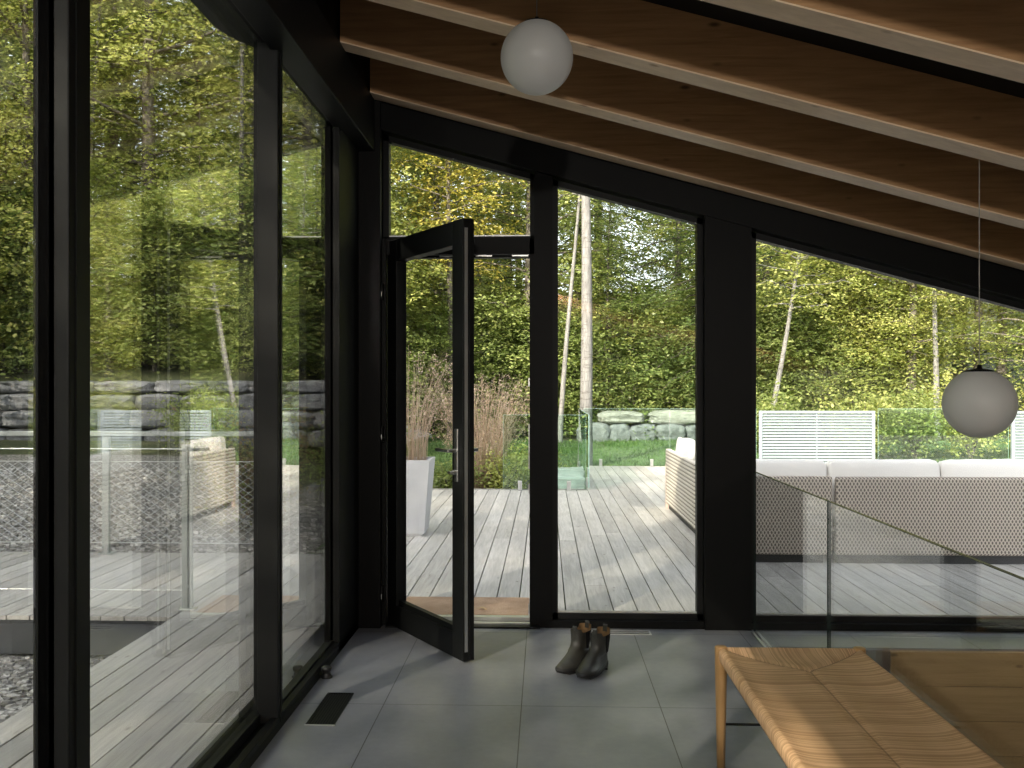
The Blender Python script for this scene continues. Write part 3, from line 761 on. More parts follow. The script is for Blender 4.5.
def weave_band():
    m, nt, out = mat('banded_woven_rope')
    tc = N(nt, 'TexCoord'); s = N(nt, 'SeparateXYZ'); L(nt, tc.outputs['Object'], s.inputs[0])
    a = M(nt, 'ABSOLUTE', M(nt, 'SINE', M(nt, 'ADD', M(nt, 'MULTIPLY', s.outputs[2], math.pi / .042), M(nt, 'MULTIPLY', M(nt, 'SINE', M(nt, 'MULTIPLY', s.outputs[1], 60)), .25))))
    col = ramp(nt, a, [(.15, (.16, .14, .12)), (.45, (.52, .47, .41)), (.8, (.66, .61, .54))])
    p = pbsdf(nt, out, col, .9, 0, .2); bump(nt, p, a, .6, .01); return m
WEAVE, WEAVEB = weave(), weave_band()
CUSH = simple('off_white_outdoor_fabric', (.78, .75, .71), .9, 0, .03, 6, .2, .15)
SBASE = simple('dark_sofa_plinth', (.035, .035, .035), .7)
def rbox(bm, x0, x1, y0, y1, z0, z1, r=.03): 
    n0 = len(bm.verts); box(bm, x0, x1, y0, y1, z0, z1, r)
def cushion(name, lab, group, c, size, lean=(0, 0), seed=0, cat='cushion'):
    bm = B(); bmesh.ops.create_cube(bm, size=2)
    bmesh.ops.subdivide_edges(bm, edges=bm.edges[:], cuts=11, use_grid_fill=True)
    w_, d_, h_ = size[0] / 2, size[1] / 2, size[2] / 2; mi = min(w_, d_, h_)
    for v in bm.verts:
        x, y, z = v.co
        p = 11
        l_ = (abs(x) ** p + abs(y) ** p + abs(z) ** p) ** (1 / p); q = Vector((x, y, z)) / l_
        axs = [w_, d_, h_]; k = axs.index(mi); o2 = [abs(q[i]) for i in range(3) if i != k]
        puff = .72 + .28 * (1 - o2[0] ** 4) * (1 - o2[1] ** 4) ** .5
        q[k] *= puff
        v.co = Vector((q.x * w_, q.y * d_, q.z * h_)) + Vector((0, 0, .012 * mn.noise(Vector((x * 1.7 + seed, y * 1.7, z)) )))
    o = link_mesh(name, bm, CUSH, None, True); o.location = c; o.rotation_euler = (lean[0], lean[1], 0)
    tag(o, lab, cat, group); return o
SX, SY = 1.49, 7.93
# run along the house
s1 = empty('outdoor_sofa', (2.45, SY, ZD)); tag(s1, 'long woven rope outdoor sofa with its back turned to the wide window', 'sofa', 'outdoor sofa modules')
bm = B(); rbox(bm, 0.02, 3.9, 0, .07, .07, .735, .02); link_mesh('woven_back', bm, WEAVE, s1)
bm = B(); rbox(bm, 0.02, 3.9, .07, .88, .09, .27, .01); link_mesh('seat_base', bm, WEAVE, s1)
boxes('plinth', [(0.04, 3.88, .02, .84, 0, .075)], SBASE, s1)
s2 = empty('outdoor_sofa', (SX, SY, ZD)); tag(s2, 'woven rope outdoor sofa section running away along the deck, forming the corner', 'sofa', 'outdoor sofa modules')
bm = B(); rbox(bm, 0.0, .95, 0, .07, .07, .74, .02); link_mesh('woven_back', bm, WEAVE, s2)
bm = B(); rbox(bm, 0.0, .07, .02, 3.58, .07, .74, .02); q = link_mesh('woven_side', bm, WEAVEB, s2); q['label'] = 'horizontally banded woven side'
bm = B(); rbox(bm, .07, .93, .07, 3.56, .09, .27, .01); link_mesh('seat_base', bm, WEAVE, s2)
boxes('plinth', [(0.04, .88, .04, 3.54, 0, .075)], SBASE, s2)
bm = B()
LEGM = simple('pale_pink_beige_leg', (.55, .42, .36), .5)
for y in (.1, 3.5): boxes('metal_leg', [(-.004, .03, y, y + .05, 0, .55)], LEGM, s2)
for k, (a, b, lab) in enumerate(((1.57, 2.42, 'off-white back cushion in the sofa corner, beside the window post'), (2.45, 3.38, 'off-white back cushion on the sofa, directly below the white louvred screen'),
                            (3.41, 4.36, 'off-white back cushion on the sofa, below the low globe lamp'), (4.39, 5.33, 'off-white back cushion at the far right end of the sofa'))):
    cushion('back_cushion', lab, 'sofa back cushions', ((a + b) / 2, SY + .17, .60), (b - a + .02, .20, .44), (R(-7), 0), k * 3.1)
for k, lab in enumerate(('off-white cushion on the receding sofa section, nearest the corner', 'off-white cushion in the middle of the receding sofa section', 'off-white plump cushion at the far end of the receding sofa section')):
    cushion('back_cushion', lab, 'sofa side cushions', (SX + .19, SY + .85 + k * 1.12, .60), (.19, 1.08, .46), (0, R(7)), 20 + k)
for k, (a, b) in enumerate(((2.47, 3.6), (3.62, 4.9), (4.92, 6.3))):
    cushion('seat_cushion', 'off-white seat cushion lying hidden on the long sofa behind its back', 'long sofa seat cushions', ((a + b) / 2, SY + .57, .30), (b - a - .01, .6, .17), (0, 0), 30 + k)
for k in range(3):
    cushion('seat_cushion', 'off-white seat cushion lying on the receding sofa section behind its side', 'corner sofa seat cushions', (SX + .58, SY + .70 + k * 1.15, .30), (.58, 1.13, .17), (0, 0), 40 + k)

# ------------------------------------------------------------------ planter with dry grass
def blades(name, n, r0, h0, h1, spread, m, parent, wdt=.006, seed=1, plume=0, mat_head=None):
    rs = np.random.RandomState(seed); vs, fs = [], []; V = 0
    for k in range(n):
        a = rs.rand() * 6.283; rr = r0 * math.sqrt(rs.rand()); x, y = rr * math.cos(a), rr * math.sin(a)
        h_ = h0 + (h1 - h0) * rs.rand(); oa = a + rs.normal() * .5; sp = spread * rs.rand() ** .7 * h_
        ta = rs.rand() * 3.1416; tx, ty = math.cos(ta) * wdt, math.sin(ta) * wdt; seg = 5
        for j in range(seg + 1):
            t = j / seg; w_ = (1 - t * .75); px_ = x + sp * t ** 2 * math.cos(oa); py = y + sp * t ** 2 * math.sin(oa); pz = h_ * (t - .12 * t * t * (sp / max(.01, h_)) * 2)
            vs += [(px_ - tx * w_, py - ty * w_, pz), (px_ + tx * w_, py + ty * w_, pz)]
        for j in range(seg): b_ = V + j * 2; fs.append((b_, b_ + 1, b_ + 3, b_ + 2))
        V += (seg + 1) * 2
        if plume and rs.rand() < plume:
            for q in range(9):
                c = Vector((px_, py, pz)) + Vector((rs.normal() * .03, rs.normal() * .03, -rs.rand() * .22)); s_ = .012
                u = Vector((rs.normal(), rs.normal(), rs.normal())).normalized() * s_; w2 = Vector((rs.normal(), rs.normal(), rs.normal())).normalized() * s_
                vs += [c - u, c + w2, c + u, c - w2]; fs.append((V, V + 1, V + 2, V + 3)); V += 4
    return pyd(name, vs, fs, m, parent)
pl = empty('planter', (-1.40, 9.4, ZD)); tag(pl, 'tall white tapered planter with dry ornamental grass, seen through the door glass', 'planter')
bm = B(); a, b, h_ = .19, .25, .77; t = .025
ring = lambda s_, z: [(-s_, -s_, z), (s_, -s_, z), (s_, s_, z), (-s_, s_, z)]
vs = ring(a - .02, 0) + ring(a - .02, .03) + ring(a, .03) + ring(b, h_) + ring(b - t, h_) + ring(b - t - .01, h_ - .08)
fs = [(3, 2, 1, 0)]
for i in range(5):
    for k in range(4): fs.append((i * 4 + k, i * 4 + (k + 1) % 4, (i + 1) * 4 + (k + 1) % 4, (i + 1) * 4 + k))
fs.append((20, 21, 22, 23))
q = pyd('pot', vs, fs, simple('white_fibre_cement', (.46, .46, .48), .6, 0, .05, 4), pl)
boxes('soil', [(-b + t + .012, b - t - .012, -b + t + .012, b - t - .012, h_ - .078, h_ - .03)], simple('brown_soil', (.08, .05, .03), .95, 0, .4, 40), pl)
g = blades('ornamental_grass', 170, .2, .6, 1.3, .42, DRYG, pl, .0035, 3, .5); g.location.z = h_ - .04

# ------------------------------------------------------------------ terrain
def sst(a, b, x): t = min(1, max(0, (x - a) / (b - a))); return t * t * (3 - 2 * t)
def gz(x, y):
    w_ = 1 - sst(-6.5, -3.2, x)
    if y < 18.4: zl = -.28 + .70 * sst(8.5, 18, y)
    else: zl = .42 + 1.05 * sst(18.3, 18.9, y) + .14 * (y - 18.4)
    if x < -9.5: zl = max(zl, -.28 + .28 * (-9.5 - x)) if y < 18.4 else max(zl, -.28 + .28 * (-9.5 - x))
    zr = -.32 if y < 13 else -.32 + .30 * sst(14, 25, y) + .075 * max(0, y - 27)
    z = zl * w_ + zr * (1 - w_)
    if y < 9: z = min(z, -.28 + max(0, (-9.5 - x)) * .28) if x < -3 else -.33
    far = max(0, math.hypot(x, y) - 62); z += far * .12
    return z + (.18 * mn.noise(Vector((x * .16, y * .16, 0))) if (y > 19 or x < -11) else 0)
def terrain(name, lab, cat, m, inside, x0, x1, y0, y1, st):
    nx_, ny_ = int((x1 - x0) / st), int((y1 - y0) / st); vs, fs, idx = [], [], {}
    def vid(i, j):
        if (i, j) not in idx: x, y = x0 + i * st, y0 + j * st; idx[(i, j)] = len(vs); vs.append((x, y, gz(x, y)))
        return idx[(i, j)]
    for i in range(nx_):
        for j in range(ny_):
            cx, cy = x0 + (i + .5) * st, y0 + (j + .5) * st
            if inside(cx, cy): fs.append((vid(i, j), vid(i + 1, j), vid(i + 1, j + 1), vid(i, j + 1)))
    o = pyd(name, vs, fs, m, None, True); struct(o, lab, cat); return o
house = lambda x, y: -1.2 < x < 4.6 and -5 < y < 5.6
is_gravel = lambda x, y: x < -1.5 and x > -9.5 and y < 15.5 and not (x > -2.5 and y > 9.6)
is_lawn = lambda x, y: not is_gravel(x, y) and x > -3.5 and y < 27 and y > -8
terrain('gravel_bed', 'grey gravel ground beside the walkway deck', 'gravel', GRAVEL, lambda x, y: is_gravel(x, y) and not house(x, y), -9.5, -.5, -9, 15.5, .5)
terrain('lawn', 'green lawn sloping up beyond the glass fence', 'lawn', LAWN, lambda x, y: is_lawn(x, y) and not house(x, y), -4.5, 26.5, -9, 28, .5)
terrain('forest_floor', 'leaf-littered forest floor rising under the trees', 'ground', FORESTF, lambda x, y: not (is_gravel(x, y) or is_lawn(x, y)) and not (-3.6 < x < 26 and -9 < y < 27) and not (-9.5 < x < -1 and y < 15.5 and y > -9), -70, 70.5, -30, 118, 1.0)

# pebbles
rs = np.random.RandomState(2)
vs, fs = [], []; cube = np.array([(-1, -1, -1), (1, -1, -1), (1, 1, -1), (-1, 1, -1), (-1, -1, 1), (1, -1, 1), (1, 1, 1), (-1, 1, 1)], float)
cf = [(0, 3, 2, 1), (4, 5, 6, 7), (0, 1, 5, 4), (1, 2, 6, 5), (2, 3, 7, 6), (3, 0, 4, 7)]
for k in range(14000):
    if k < 6500: x, y = rs.uniform(-4.6, -2.46), rs.uniform(2.6, 5.88)
    else: x, y = rs.uniform(-8.5, -2.1), 8.3 + 6 * rs.rand() ** 1.6
    s_ = rs.uniform(.008, .021) * (1.3 if k >= 6500 else 1); q = cube * (1 + rs.uniform(-.4, .4, (8, 3))) * (s_, s_ * rs.uniform(.6, 1), s_ * .55)
    a = rs.rand() * 6.28; c_, s2 = math.cos(a), math.sin(a); q = np.stack([q[:, 0] * c_ - q[:, 1] * s2, q[:, 0] * s2 + q[:, 1] * c_, q[:, 2]], 1) + (x, y, gz(x, y) + s_ * .3)
    V = len(vs); vs += q.tolist(); fs += [tuple(V + i for i in f_) for f_ in cf]
def pebm():
    m, nt, out = mat('loose_grey_pebbles'); g = N(nt, 'NewGeometry')
    pbsdf(nt, out, ramp(nt, g.outputs['Random Per Island'], [(0, (.12, .11, .10)), (.5, (.31, .295, .27)), (.85, (.48, .46, .43)), (1, (.62, .6, .56))]), .8); return m
o = pyd('gravel', vs, fs, pebm()); tag(o, 'loose grey gravel stones around the side platform', 'gravel', None, 'stuff')

# lawn blades as a mass
vs, fs = [], []
for k in range(26000):
    x, y = rs.uniform(-3.3, 13), rs.uniform(13.7, 25.5)
    if x > .5 and y < 17.9: continue
    z = gz(x, y) - .01; h_ = rs.uniform(.05, .13); a = rs.rand() * 6.28; w_ = .011
    dx, dy = math.cos(a) * w_, math.sin(a) * w_; ox, oy = rs.normal() * .03, rs.normal() * .03
    V = len(vs); vs += [(x - dx, y - dy, z), (x + dx, y + dy, z), (x + ox, y + oy, z + h_)]; fs.append((V, V + 1, V + 2))
o = pyd('grass', vs, fs, GRASSB); tag(o, 'short green grass blades covering the lawn', 'grass', None, 'stuff')

# ------------------------------------------------------------------ stones
def rock_mesh(seed, sx, sy, sz):
    bm = B(); bmesh.ops.create_icosphere(bm, subdivisions=3, radius=1)
    for v in bm.verts:
        x, y, z = v.co; p = 4.5; l_ = (abs(x) ** p + abs(y) ** p + abs(z) ** p) ** (1 / p); q = Vector((x, y, z)) / l_
        q *= 1 + .16 * mn.noise(q * 1.3 + Vector((seed * 7.1, 0, 0))) + .05 * mn.noise(q * 4 + Vector((0, seed * 3.3, 0)))
        v.co = Vector((q.x * sx, q.y * sy, q.z * sz))
    return bm
def stone_set(name, cat, protos, places, lab, group):
    """places: (x, y, z, proto, scale, rot)"""
    first = {}
    for (x, y, z, k, s_, rz) in places:
        if k not in first: o = link_mesh(name, rock_mesh(k + len(name), *protos[k][0]), protos[k][1]); first[k] = o
        else: o = first[k].copy(); C.objects.link(o)
        for p_ in (o.data.polygons if o is first[k] else []): p_.use_smooth = False
        o.location = (x, y, z); o.rotation_euler = (0, 0, rz); o.scale = (s_[0], s_[1], s_[2]); tag(o, lab, cat, group)
random.seed(11)
pl_ = []
for row, (hh, lab_) in enumerate(((.36, 0), (.34, 0), (.30, 0), (.24, 0))):
    x = -15.8 + .3 * row
    while x < -4.2 - .2 * row:
        w_ = random.uniform(.35, .62); 
        pl_.append((x + w_, 18.05 + .12 * row + random.uniform(-.06, .06), .30 + sum((.36, .34, .30, .24)[:row]) + .16, random.randrange(5), (w_ / .5 * 1.0, 1, hh / .36 * random.uniform(.95, 1.1)), random.uniform(-.1, .1))); x += 2 * w_ - .02
stone_set('boulder', 'boulder', [((.5, .4, .19), STONE), ((.5, .42, .2), STONE), ((.5, .36, .185), STONE), ((.5, .4, .2), STONE), ((.5, .38, .19), STONE)], pl_,
          'grey boulder stacked in the dry-stone retaining wall at the foot of the wooded slope', 'boulders of the retaining wall')
pl_ = []
x = .9
while x < 5.9:
    w_ = random.uniform(.3, .55); pl_.append((x + w_, 26.0 + random.uniform(-.1, .1), .16, random.randrange(3), (w_ / .5, 1, random.uniform(1.1, 1.4)), random.uniform(-.2, .2))); x += 2 * w_ - .05
stone_set('garden_stone', 'stone', [((.5, .4, .25), STONE)] * 3, pl_, 'dark grey stone in the lower course of the garden wall beyond the lawn', 'lower stones of the garden wall')
pl_ = []; x = 1.5
while x < 5.4:
    w_ = random.uniform(.6, 1.1); pl_.append((x + w_, 26.0, .62, random.randrange(3), (w_ / .8, 1, random.uniform(.9, 1.2)), random.uniform(-.06, .06))); x += 2 * w_ + random.uniform(-.02, .25)
stone_set('capping_stone', 'stone', [((.8, .38, .17), STONEP)] * 3, pl_, 'long pale stone slab lying on top of the garden wall beyond the lawn', 'pale capping slabs of the garden wall')
o = link_mesh('curb_stone', rock_mesh(9, 1.5, .12, .1), STONEP); o.location = (-1.2, 15.1, -.12); tag(o, 'pale stone curb among the low shrubs beyond the deck end', 'curb')

# ------------------------------------------------------------------ trees
def quads_mesh(name, V, m, parent):
    n = len(V) // 4; me = bpy.data.meshes.new(name); me.vertices.add(len(V)); me.vertices.foreach_set('co', V.astype(np.float32).ravel())
    me.loops.add(n * 4); me.loops.foreach_set('vertex_index', np.arange(n * 4, dtype=np.int32))
    me.polygons.add(n); me.polygons.foreach_set('loop_start', np.arange(0, n * 4, 4, dtype=np.int32))
    me.update(calc_edges=True); me.validate(); me.materials.append(m)
    o = bpy.data.objects.new(name, me); C.objects.link(o); o.parent = parent; return o
def leaf_quads(P, ax, nrm, ln, wd):
    """P centres, ax long axis, nrm leaf normal"""
    sd = np.cross(ax, nrm); sd /= np.linalg.norm(sd, axis=1)[:, None] + 1e-9
    a = P - ax * ln[:, None] / 2; b = P + sd * wd[:, None] / 2 - ax * ln[:, None] * .08 + nrm * ln[:, None] * .06
    c = P + ax * ln[:, None] / 2; d_ = P - sd * wd[:, None] / 2 - ax * ln[:, None] * .08 + nrm * ln[:, None] * .06
    return np.stack([a, b, c, d_], 1).reshape(-1, 3)
def unit(a): return a / (np.linalg.norm(a, axis=1)[:, None] + 1e-9)
def make_tree(name, seed, H_, RC, zb, leafm, barkm, nsp, style='broad', r0=None, lean=(0, 0), per=24, lsz=.10, spr=.50, low=False):
    rs = np.random.RandomState(seed); e = empty(name, (0, 0, 0)); r0 = r0 or H_ * .011
    nz = 14; pts = []; wx, wy = rs.rand(2) * 6
    for k in range(nz + 1):
        t = k / nz; pts.append((lean[0] * t * H_ + .10 * math.sin(t * 5 + wx) * t * H_ * .12, lean[1] * t * H_ + .10 * math.cos(t * 4 + wy) * t * H_ * .12, t * H_))
    bm = B(); tube(bm, [(pts[0][0], pts[0][1], -.3)] + pts, [r0 * 1.35, r0 * 1.15] + [max(.012, r0 * (1 - .93 * k / nz)) for k in range(1, nz + 1)], 10)
    P0 = np.array(pts); cent = []; cdir = []
    nb = 46 if style != 'conifer' else 90
    for k in range(nb):
        t = (k + rs.rand()) / nb; z = zb + (H_ * .98 - zb) * t
        f_ = z / H_ * nz; i = min(nz - 1, int(f_)); o_ = P0[i] + (P0[i + 1] - P0[i]) * (f_ - i)
        if style == 'conifer': rr = RC * (1 - t) ** .8 * rs.uniform(.75, 1.1) + .15; up = -.10 - .22 * (1 - t)
        else: rr = RC * (math.sin(math.pi * (t * .80 + .16)) ** .75) * rs.uniform(.65, 1.15); up = .15 + .55 * t
        a = k * 2.399 + rs.normal() * .4; d_ = np.array([math.cos(a), math.sin(a), up]); seg = []
        for j in range(6):
            s_ = j / 5; q = o_ + d_ * rr * s_ + np.array([0, 0, -.16 * rr * s_ * s_ if style != 'conifer' else -.10 * rr * s_ * s_]) + rs.normal(size=3) * .05 * rr * s_
            seg.append(q)
        tube(bm, [tuple(q) for q in seg], [max(.006, r0 * .30 * (1 - .85 * j / 5) * (1 - .5 * t)) for j in range(6)], 5, False)
        m_ = max(3, int(nsp * rr / (nb * RC * .75)))
        for q in range(m_):
            s_ = rs.rand() ** .6 * 1.02; f2 = min(4.999, s_ * 5); i2 = int(f2); c_ = seg[i2] + (seg[i2 + 1] - seg[i2]) * (f2 - i2)
            sp = .5 * rr * (.35 + .5 * s_) if style != 'conifer' else .28 * rr + .1
            off = rs.normal(size=3) * sp * .6; off[2] *= .34 if style != 'conifer' else .12
            cent.append(c_ + off); cdir.append(d_)
    tr = link_mesh('trunk', bm, barkm, e, True)
    Cn = np.array(cent); Dn = unit(np.array(cdir) * (1, 1, .3)); n = len(Cn)
    tilt = .30 if style != 'conifer' else .22
    Nn = unit(np.stack([rs.normal(size=n) * tilt, rs.normal(size=n) * tilt, np.ones(n)], 1) + Dn * .25)
    U = unit(np.cross(Nn, Dn + rs.normal(size=(n, 3)) * .4)); W = np.cross(Nn, U)
    if style == 'conifer': per2 = per; a = rs.uniform(-1, 1, (n, per2)); b = rs.uniform(-1, 1, (n, per2)); R1 = spr * .55; R2 = spr * 1.3
    else: per2 = per; a = rs.normal(size=(n, per2)) * .55; b = rs.normal(size=(n, per2)) * .55; R1 = R2 = spr
    Pl = Cn[:, None] + U[:, None] * (a * R1)[..., None] + W[:, None] * (b * R2)[..., None] - Nn[:, None] * ((a * a + b * b) * spr * (.25 if style != 'conifer' else .2))[..., None] + rs.normal(size=(n, per2, 3)) * .03
    ang = rs.rand(n, per2) * 6.283 if style != 'conifer' else np.sign(a) * rs.uniform(.4, 1.1, (n, per2)) + 1.57
    A = U[:, None] * np.cos(ang)[..., None] + W[:, None] * np.sin(ang)[..., None]
    A = (A + np.array([0, 0, -.25]) * rs.rand(n, per2, 1)).reshape(-1, 3); A = unit(A)
    NN = unit(np.repeat(Nn, per2, 0) + rs.normal(size=(n * per2, 3)) * .38)
    k = n * per2; ln = lsz * rs.uniform(.7, 1.25, k); wd = ln * (rs.uniform(.55, .75, k) if style != 'conifer' else rs.uniform(.22, .32, k))
    quads_mesh('foliage', leaf_quads(Pl.reshape(-1, 3), A, NN, ln, wd), leafm, e)
    return e
def hide(o): pass
protos = {
    'g1': make_tree('broadleaf_tree', 1, 15, 3.3, 2.0, LEAFG, BARK, 1150),
    'g2': make_tree('broadleaf_tree', 2, 13, 3.0, 1.2, LEAFG, BARKD, 1150),
    'g3': make_tree('broadleaf_tree', 3, 17, 3.6, 3.0, LEAFY, BARK, 1150),
    'y1': make_tree('yellowing_tree', 4, 14, 3.0, 1.8, LEAFY, BARK, 1000),
    'a1': make_tree('autumn_tree', 5, 15, 2.9, 2.5, LEAFA, BARK, 880),
    'c1': make_tree('hemlock_tree', 6, 14, 2.7, .8, LEAFC, BARKD, 1700, 'conifer', None, (0, 0), 16, .15),
    'c2': make_tree('hemlock_tree', 7, 11, 2.4, .5, LEAFC, BARKD, 1500, 'conifer', None, (0, 0), 16, .14),
    's1': make_tree('sapling', 8, 5.5, 1.7, .4, LEAFY, BARK, 620, 'broad', .035, (0, 0), 14, .11, .36),
    's2': make_tree('sapling', 9, 4.2, 1.6, .2, LEAFG, BARKD, 620, 'broad', .03, (0, 0), 14, .11, .36),
}
LB = {
    'g1': ('tree', 'tall green leafy tree in the dense woods around the deck', 'green woodland trees'),
    'g3': ('tree', 'tall light green leafy tree standing in the dense woods', 'light green woodland trees'),
    'y1': ('tree', 'yellow-green leafy tree in the woods turning for autumn', 'yellow-green woodland trees'),
    'a1': ('tree', 'golden autumn tree among the green woodland trees', 'golden woodland trees'),
    'c1': ('tree', 'dark green hemlock with drooping sprays in the woods', 'woodland hemlocks'),
    's1': ('tree', 'slender young light green tree at the edge of the woods', 'light green saplings'),
    's2': ('tree', 'low bushy dark green young tree at the edge of the woods', 'dark green saplings'),
}
LB['g2'] = LB['g1']; LB['c2'] = LB['c1']
used = set()
def plant(key, x, y, s_=1, rz=None, lab=None, sz=None):
    o = protos[key] if key not in used else copy_tree(protos[key]); used.add(key)
    o.location = (x, y, gz(x, y)); o.rotation_euler.z = random.uniform(0, 6.28) if rz is None else rz; o.scale = (s_, s_, sz or s_)
    c_, l_, g_ = LB[key]; tag(o, lab or l_, c_, g_ if not lab else None)
    return o
random.seed(21)
def az(x, y): return math.degrees(math.atan2(x, y))
rows = [(29, 3.0, .95), (34, 3.3, 1.15), (39.5, 3.8, 1.35), (46, 4.4, 1.6), (54, 5.2, 1.9)]
for ri, (rad, spc, s0) in enumerate(rows):
    a = -46.0
    while a < 48:
        rr = rad + random.uniform(-1.8, 1.8)
        if a < -8: rr -= 6.5 * min(1, (-8 - a) / 10)          # the woods come nearer on the left
        x, y = rr * math.sin(R(a)), rr * math.cos(R(a))
        s_ = s0 * random.uniform(.85, 1.15)
        skip = False
        if 3.4 < a < 8.0:                                      # a bit of open sky right of the birch
            s_ = (.40, .42, .44, .48, .52)[ri] * (1.0 if 4.3 < a < 6.9 else 1.35)
        if -10.4 < a < -8.2: s_ *= .58 
        if ri == 0 and 9 < a: s_ *= .8
        if a < -9: key = random.choice(['g1', 'g1', 'g2', 'y1', 'g3', 'g3', 'c1'])
        elif a < 2: key = random.choice(['g1', 'y1', 'a1', 'g3', 'g2', 'g1'])
        elif a < 11: key = random.choice(['c1', 'c2', 'g2', 'c1', 'y1'])
        else: key = random.choice(['g3', 'y1', 'g1', 'c2', 'g3', 'c1'])
        plant(key, x, y, s_)
        a += math.degrees(spc / rr) * random.uniform(.8, 1.2)
# understory
for k in range(64):
    a = random.uniform(-44, 46); rr = random.uniform(24, 29) if a > -12 else random.uniform(20, 25)
    x, y = rr * math.sin(R(a)), rr * math.cos(R(a))
    if y < 19.5 and x > -14: y = 19.6 + random.random() * 2
    if -3.0 < x < 11 and y < 27.3: y = 27.3 + random.random() * 1.2
    plant(random.choice(['s1', 's2', 's1', 's2', 's2']), x, y, random.uniform(.7, 1.15))
# unseen trees added left of and behind the house to shade the deck
for (x, y, k, s_) in ((-14, 3, 'g1', .9), (-15.5, 8, 'g2', 1.), (-17, 13.5, 'g3', .9), (-11, -3.5, 'g1', 1.0), (-13.5, -1, 'g3', .95), (-12, -8, 'g2', 1.15), (-8.5, -10.5, 'g1', 1.1),
                      (-5, -13.5, 'g3', 1.05), (-1, -15.5, 'g2', 1.1), (3.5, -16, 'g1', 1.0), (-8, -16, 'c1', 1.2), (-15.5, -5, 'g1', 1.1), (-12, -13, 'g3', 1.1), (-9.2, -6.3, 'c1', .95), (-6.8, -9.6, 'y1', .9), (-16.5, -10, 'c1', 1.2)):
    plant(k, x, y, s_)
for (x, y, k, s_) in ((-11.5, 5, 's2', .9), (-11.3, 9.2, 's1', .8), (-11.6, 13.2, 's2', .9), (-12.4, 16.6, 's1', 1), (-6.2, 19.9, 's2', .6), (-8.6, 20.0, 's1', .7), (-11, 19.8, 's2', .7), (-3.7, 20.5, 's2', .7)):
    plant(k, x, y, s_)
for k in list(protos):
    if k not in used: plant(k, -24 - 3 * len(used), 8, 1.0)
# special trees
def special(name, lab, x, y, H_, r_, lean, barkm, leafm, zb, RC, nsp, seed, **kw):
    e = make_tree(name, seed, H_, RC, zb, leafm, barkm, nsp, 'broad', r_, lean, **kw); e.location = (x, y, gz(x, y)); tag(e, lab, 'tree'); return e
special('birch_tree', 'large pale birch with a thick whitish trunk behind the glass fence', .82, 19.0, 15, .14, (.008, .0), BIRCH, LEAFY, 7.2, 2.6, 520, 31)
special('birch_tree', 'leaning pale birch just beside the thick birch trunk', .38, 24.5, 12, .075, (.07, .02), BIRCH, LEAFY, 6.5, 2.2, 300, 32)
special('birch_tree', 'thin pale birch stem behind the garden wall near the window post', 4.35, 25.0, 12, .045, (-.004, 0), BIRCH, LEAFY, 5.0, 1.7, 300, 33)
special('birch_tree', 'leaning whitish birch rising above the louvred screen', 6.0, 25.2, 8.5, .085, (.17, 0), BIRCH, LEAFY, 3.6, 1.9, 320, 34)
special('birch_tree', 'pale birch with a broken looking stem near the low globe lamp', 11.1, 26.6, 9, .10, (-.01, 0), BIRCH, LEAFY, 4.3, 2.0, 330, 35)
special('birch_tree', 'slim pale birch rising from the slope behind the sliding pane', -10.6, 21.0, 13, .07, (.02, 0), BIRCH, LEAFY, 5.0, 2.0, 330, 36)
special('birch_tree', 'pale birch standing on the slope near the sliding window post', -7.3, 22.0, 14, .08, (-.01, 0), BIRCH, LEAFY, 5.5, 2.0, 330, 37)
special('maple_tree', 'golden maple glowing above the open door transom', -2.6, 25.5, 12.5, .11, (0, 0), BARK, LEAFA, 4.6, 2.3, 620, 38)

# shrubs beyond the deck end
def shrub(name, lab, x, y, r_, h_, leafm, n, seed, lsz=.06):
    e = empty(name, (x, y, gz(x, y))); tag(e, lab, 'shrub'); rs = np.random.RandomState(seed); bm = B(); cs = []
    for k in range(16):
        a = rs.rand() * 6.28; q = np.array([math.cos(a) * r_ * rs.uniform(.3, .9), math.sin(a) * r_ * rs.uniform(.3, .9), h_ * rs.uniform(.6, 1)])
        tube(bm, [(0, 0, -.05), tuple(q * (.3, .3, .5)), tuple(q)], [.012, .008, .003], 5, False)
        for t in rs.uniform(.3, 1.05, 4): cs.append(q * t)
    link_mesh('stem', bm, BARK, e)
    cs = np.array(cs); k = rs.randint(0, len(cs), n); P = cs[k] + rs.normal(size=(n, 3)) * (r_ * .2, r_ * .2, h_ * .13); P[:, 2] = np.abs(P[:, 2])
    A = unit(rs.normal(size=(n, 3)) * (1, 1, .5)); NN = unit(rs.normal(size=(n, 3)) * .5 + (0, 0, 1)); ln = lsz * rs.uniform(.7, 1.3, n)
    quads_mesh('foliage', leaf_quads(P, A, NN, ln, ln * .6), leafm, e)
shrub('shrub', 'bright yellow-green shrub beyond the deck seen in the door opening', -.62, 14.0, .5, .85, LEAFY, 2600, 1)
shrub('shrub', 'yellow-green shrub against the central mullion beyond the deck', .0, 14.9, .5, .75, LEAFY, 2400, 2)
shrub('shrub', 'low green shrub beyond the deck beside the dry grass', -1.45, 14.0, .5, .7, LEAFG, 2400, 3)
shrub('shrub', 'dusky reddish shrub behind the side platform near the corner post', -3.5, 11.2, .8, 1.35, leaf_mat('reddish_shrub_leaves', [(.1, (.14, .08, .05)), (.5, (.22, .15, .09)), (.9, (.2, .24, .08))]), 4200, 4)
shrub('shrub', 'round green shrub at the foot of the retaining wall', -6.1, 15.9, .9, 1.0, LEAFG, 4000, 5)
shrub('shrub', 'mid green shrub by the lawn edge behind the corner post', -2.9, 13.6, .8, 1.1, LEAFG, 4000, 6)
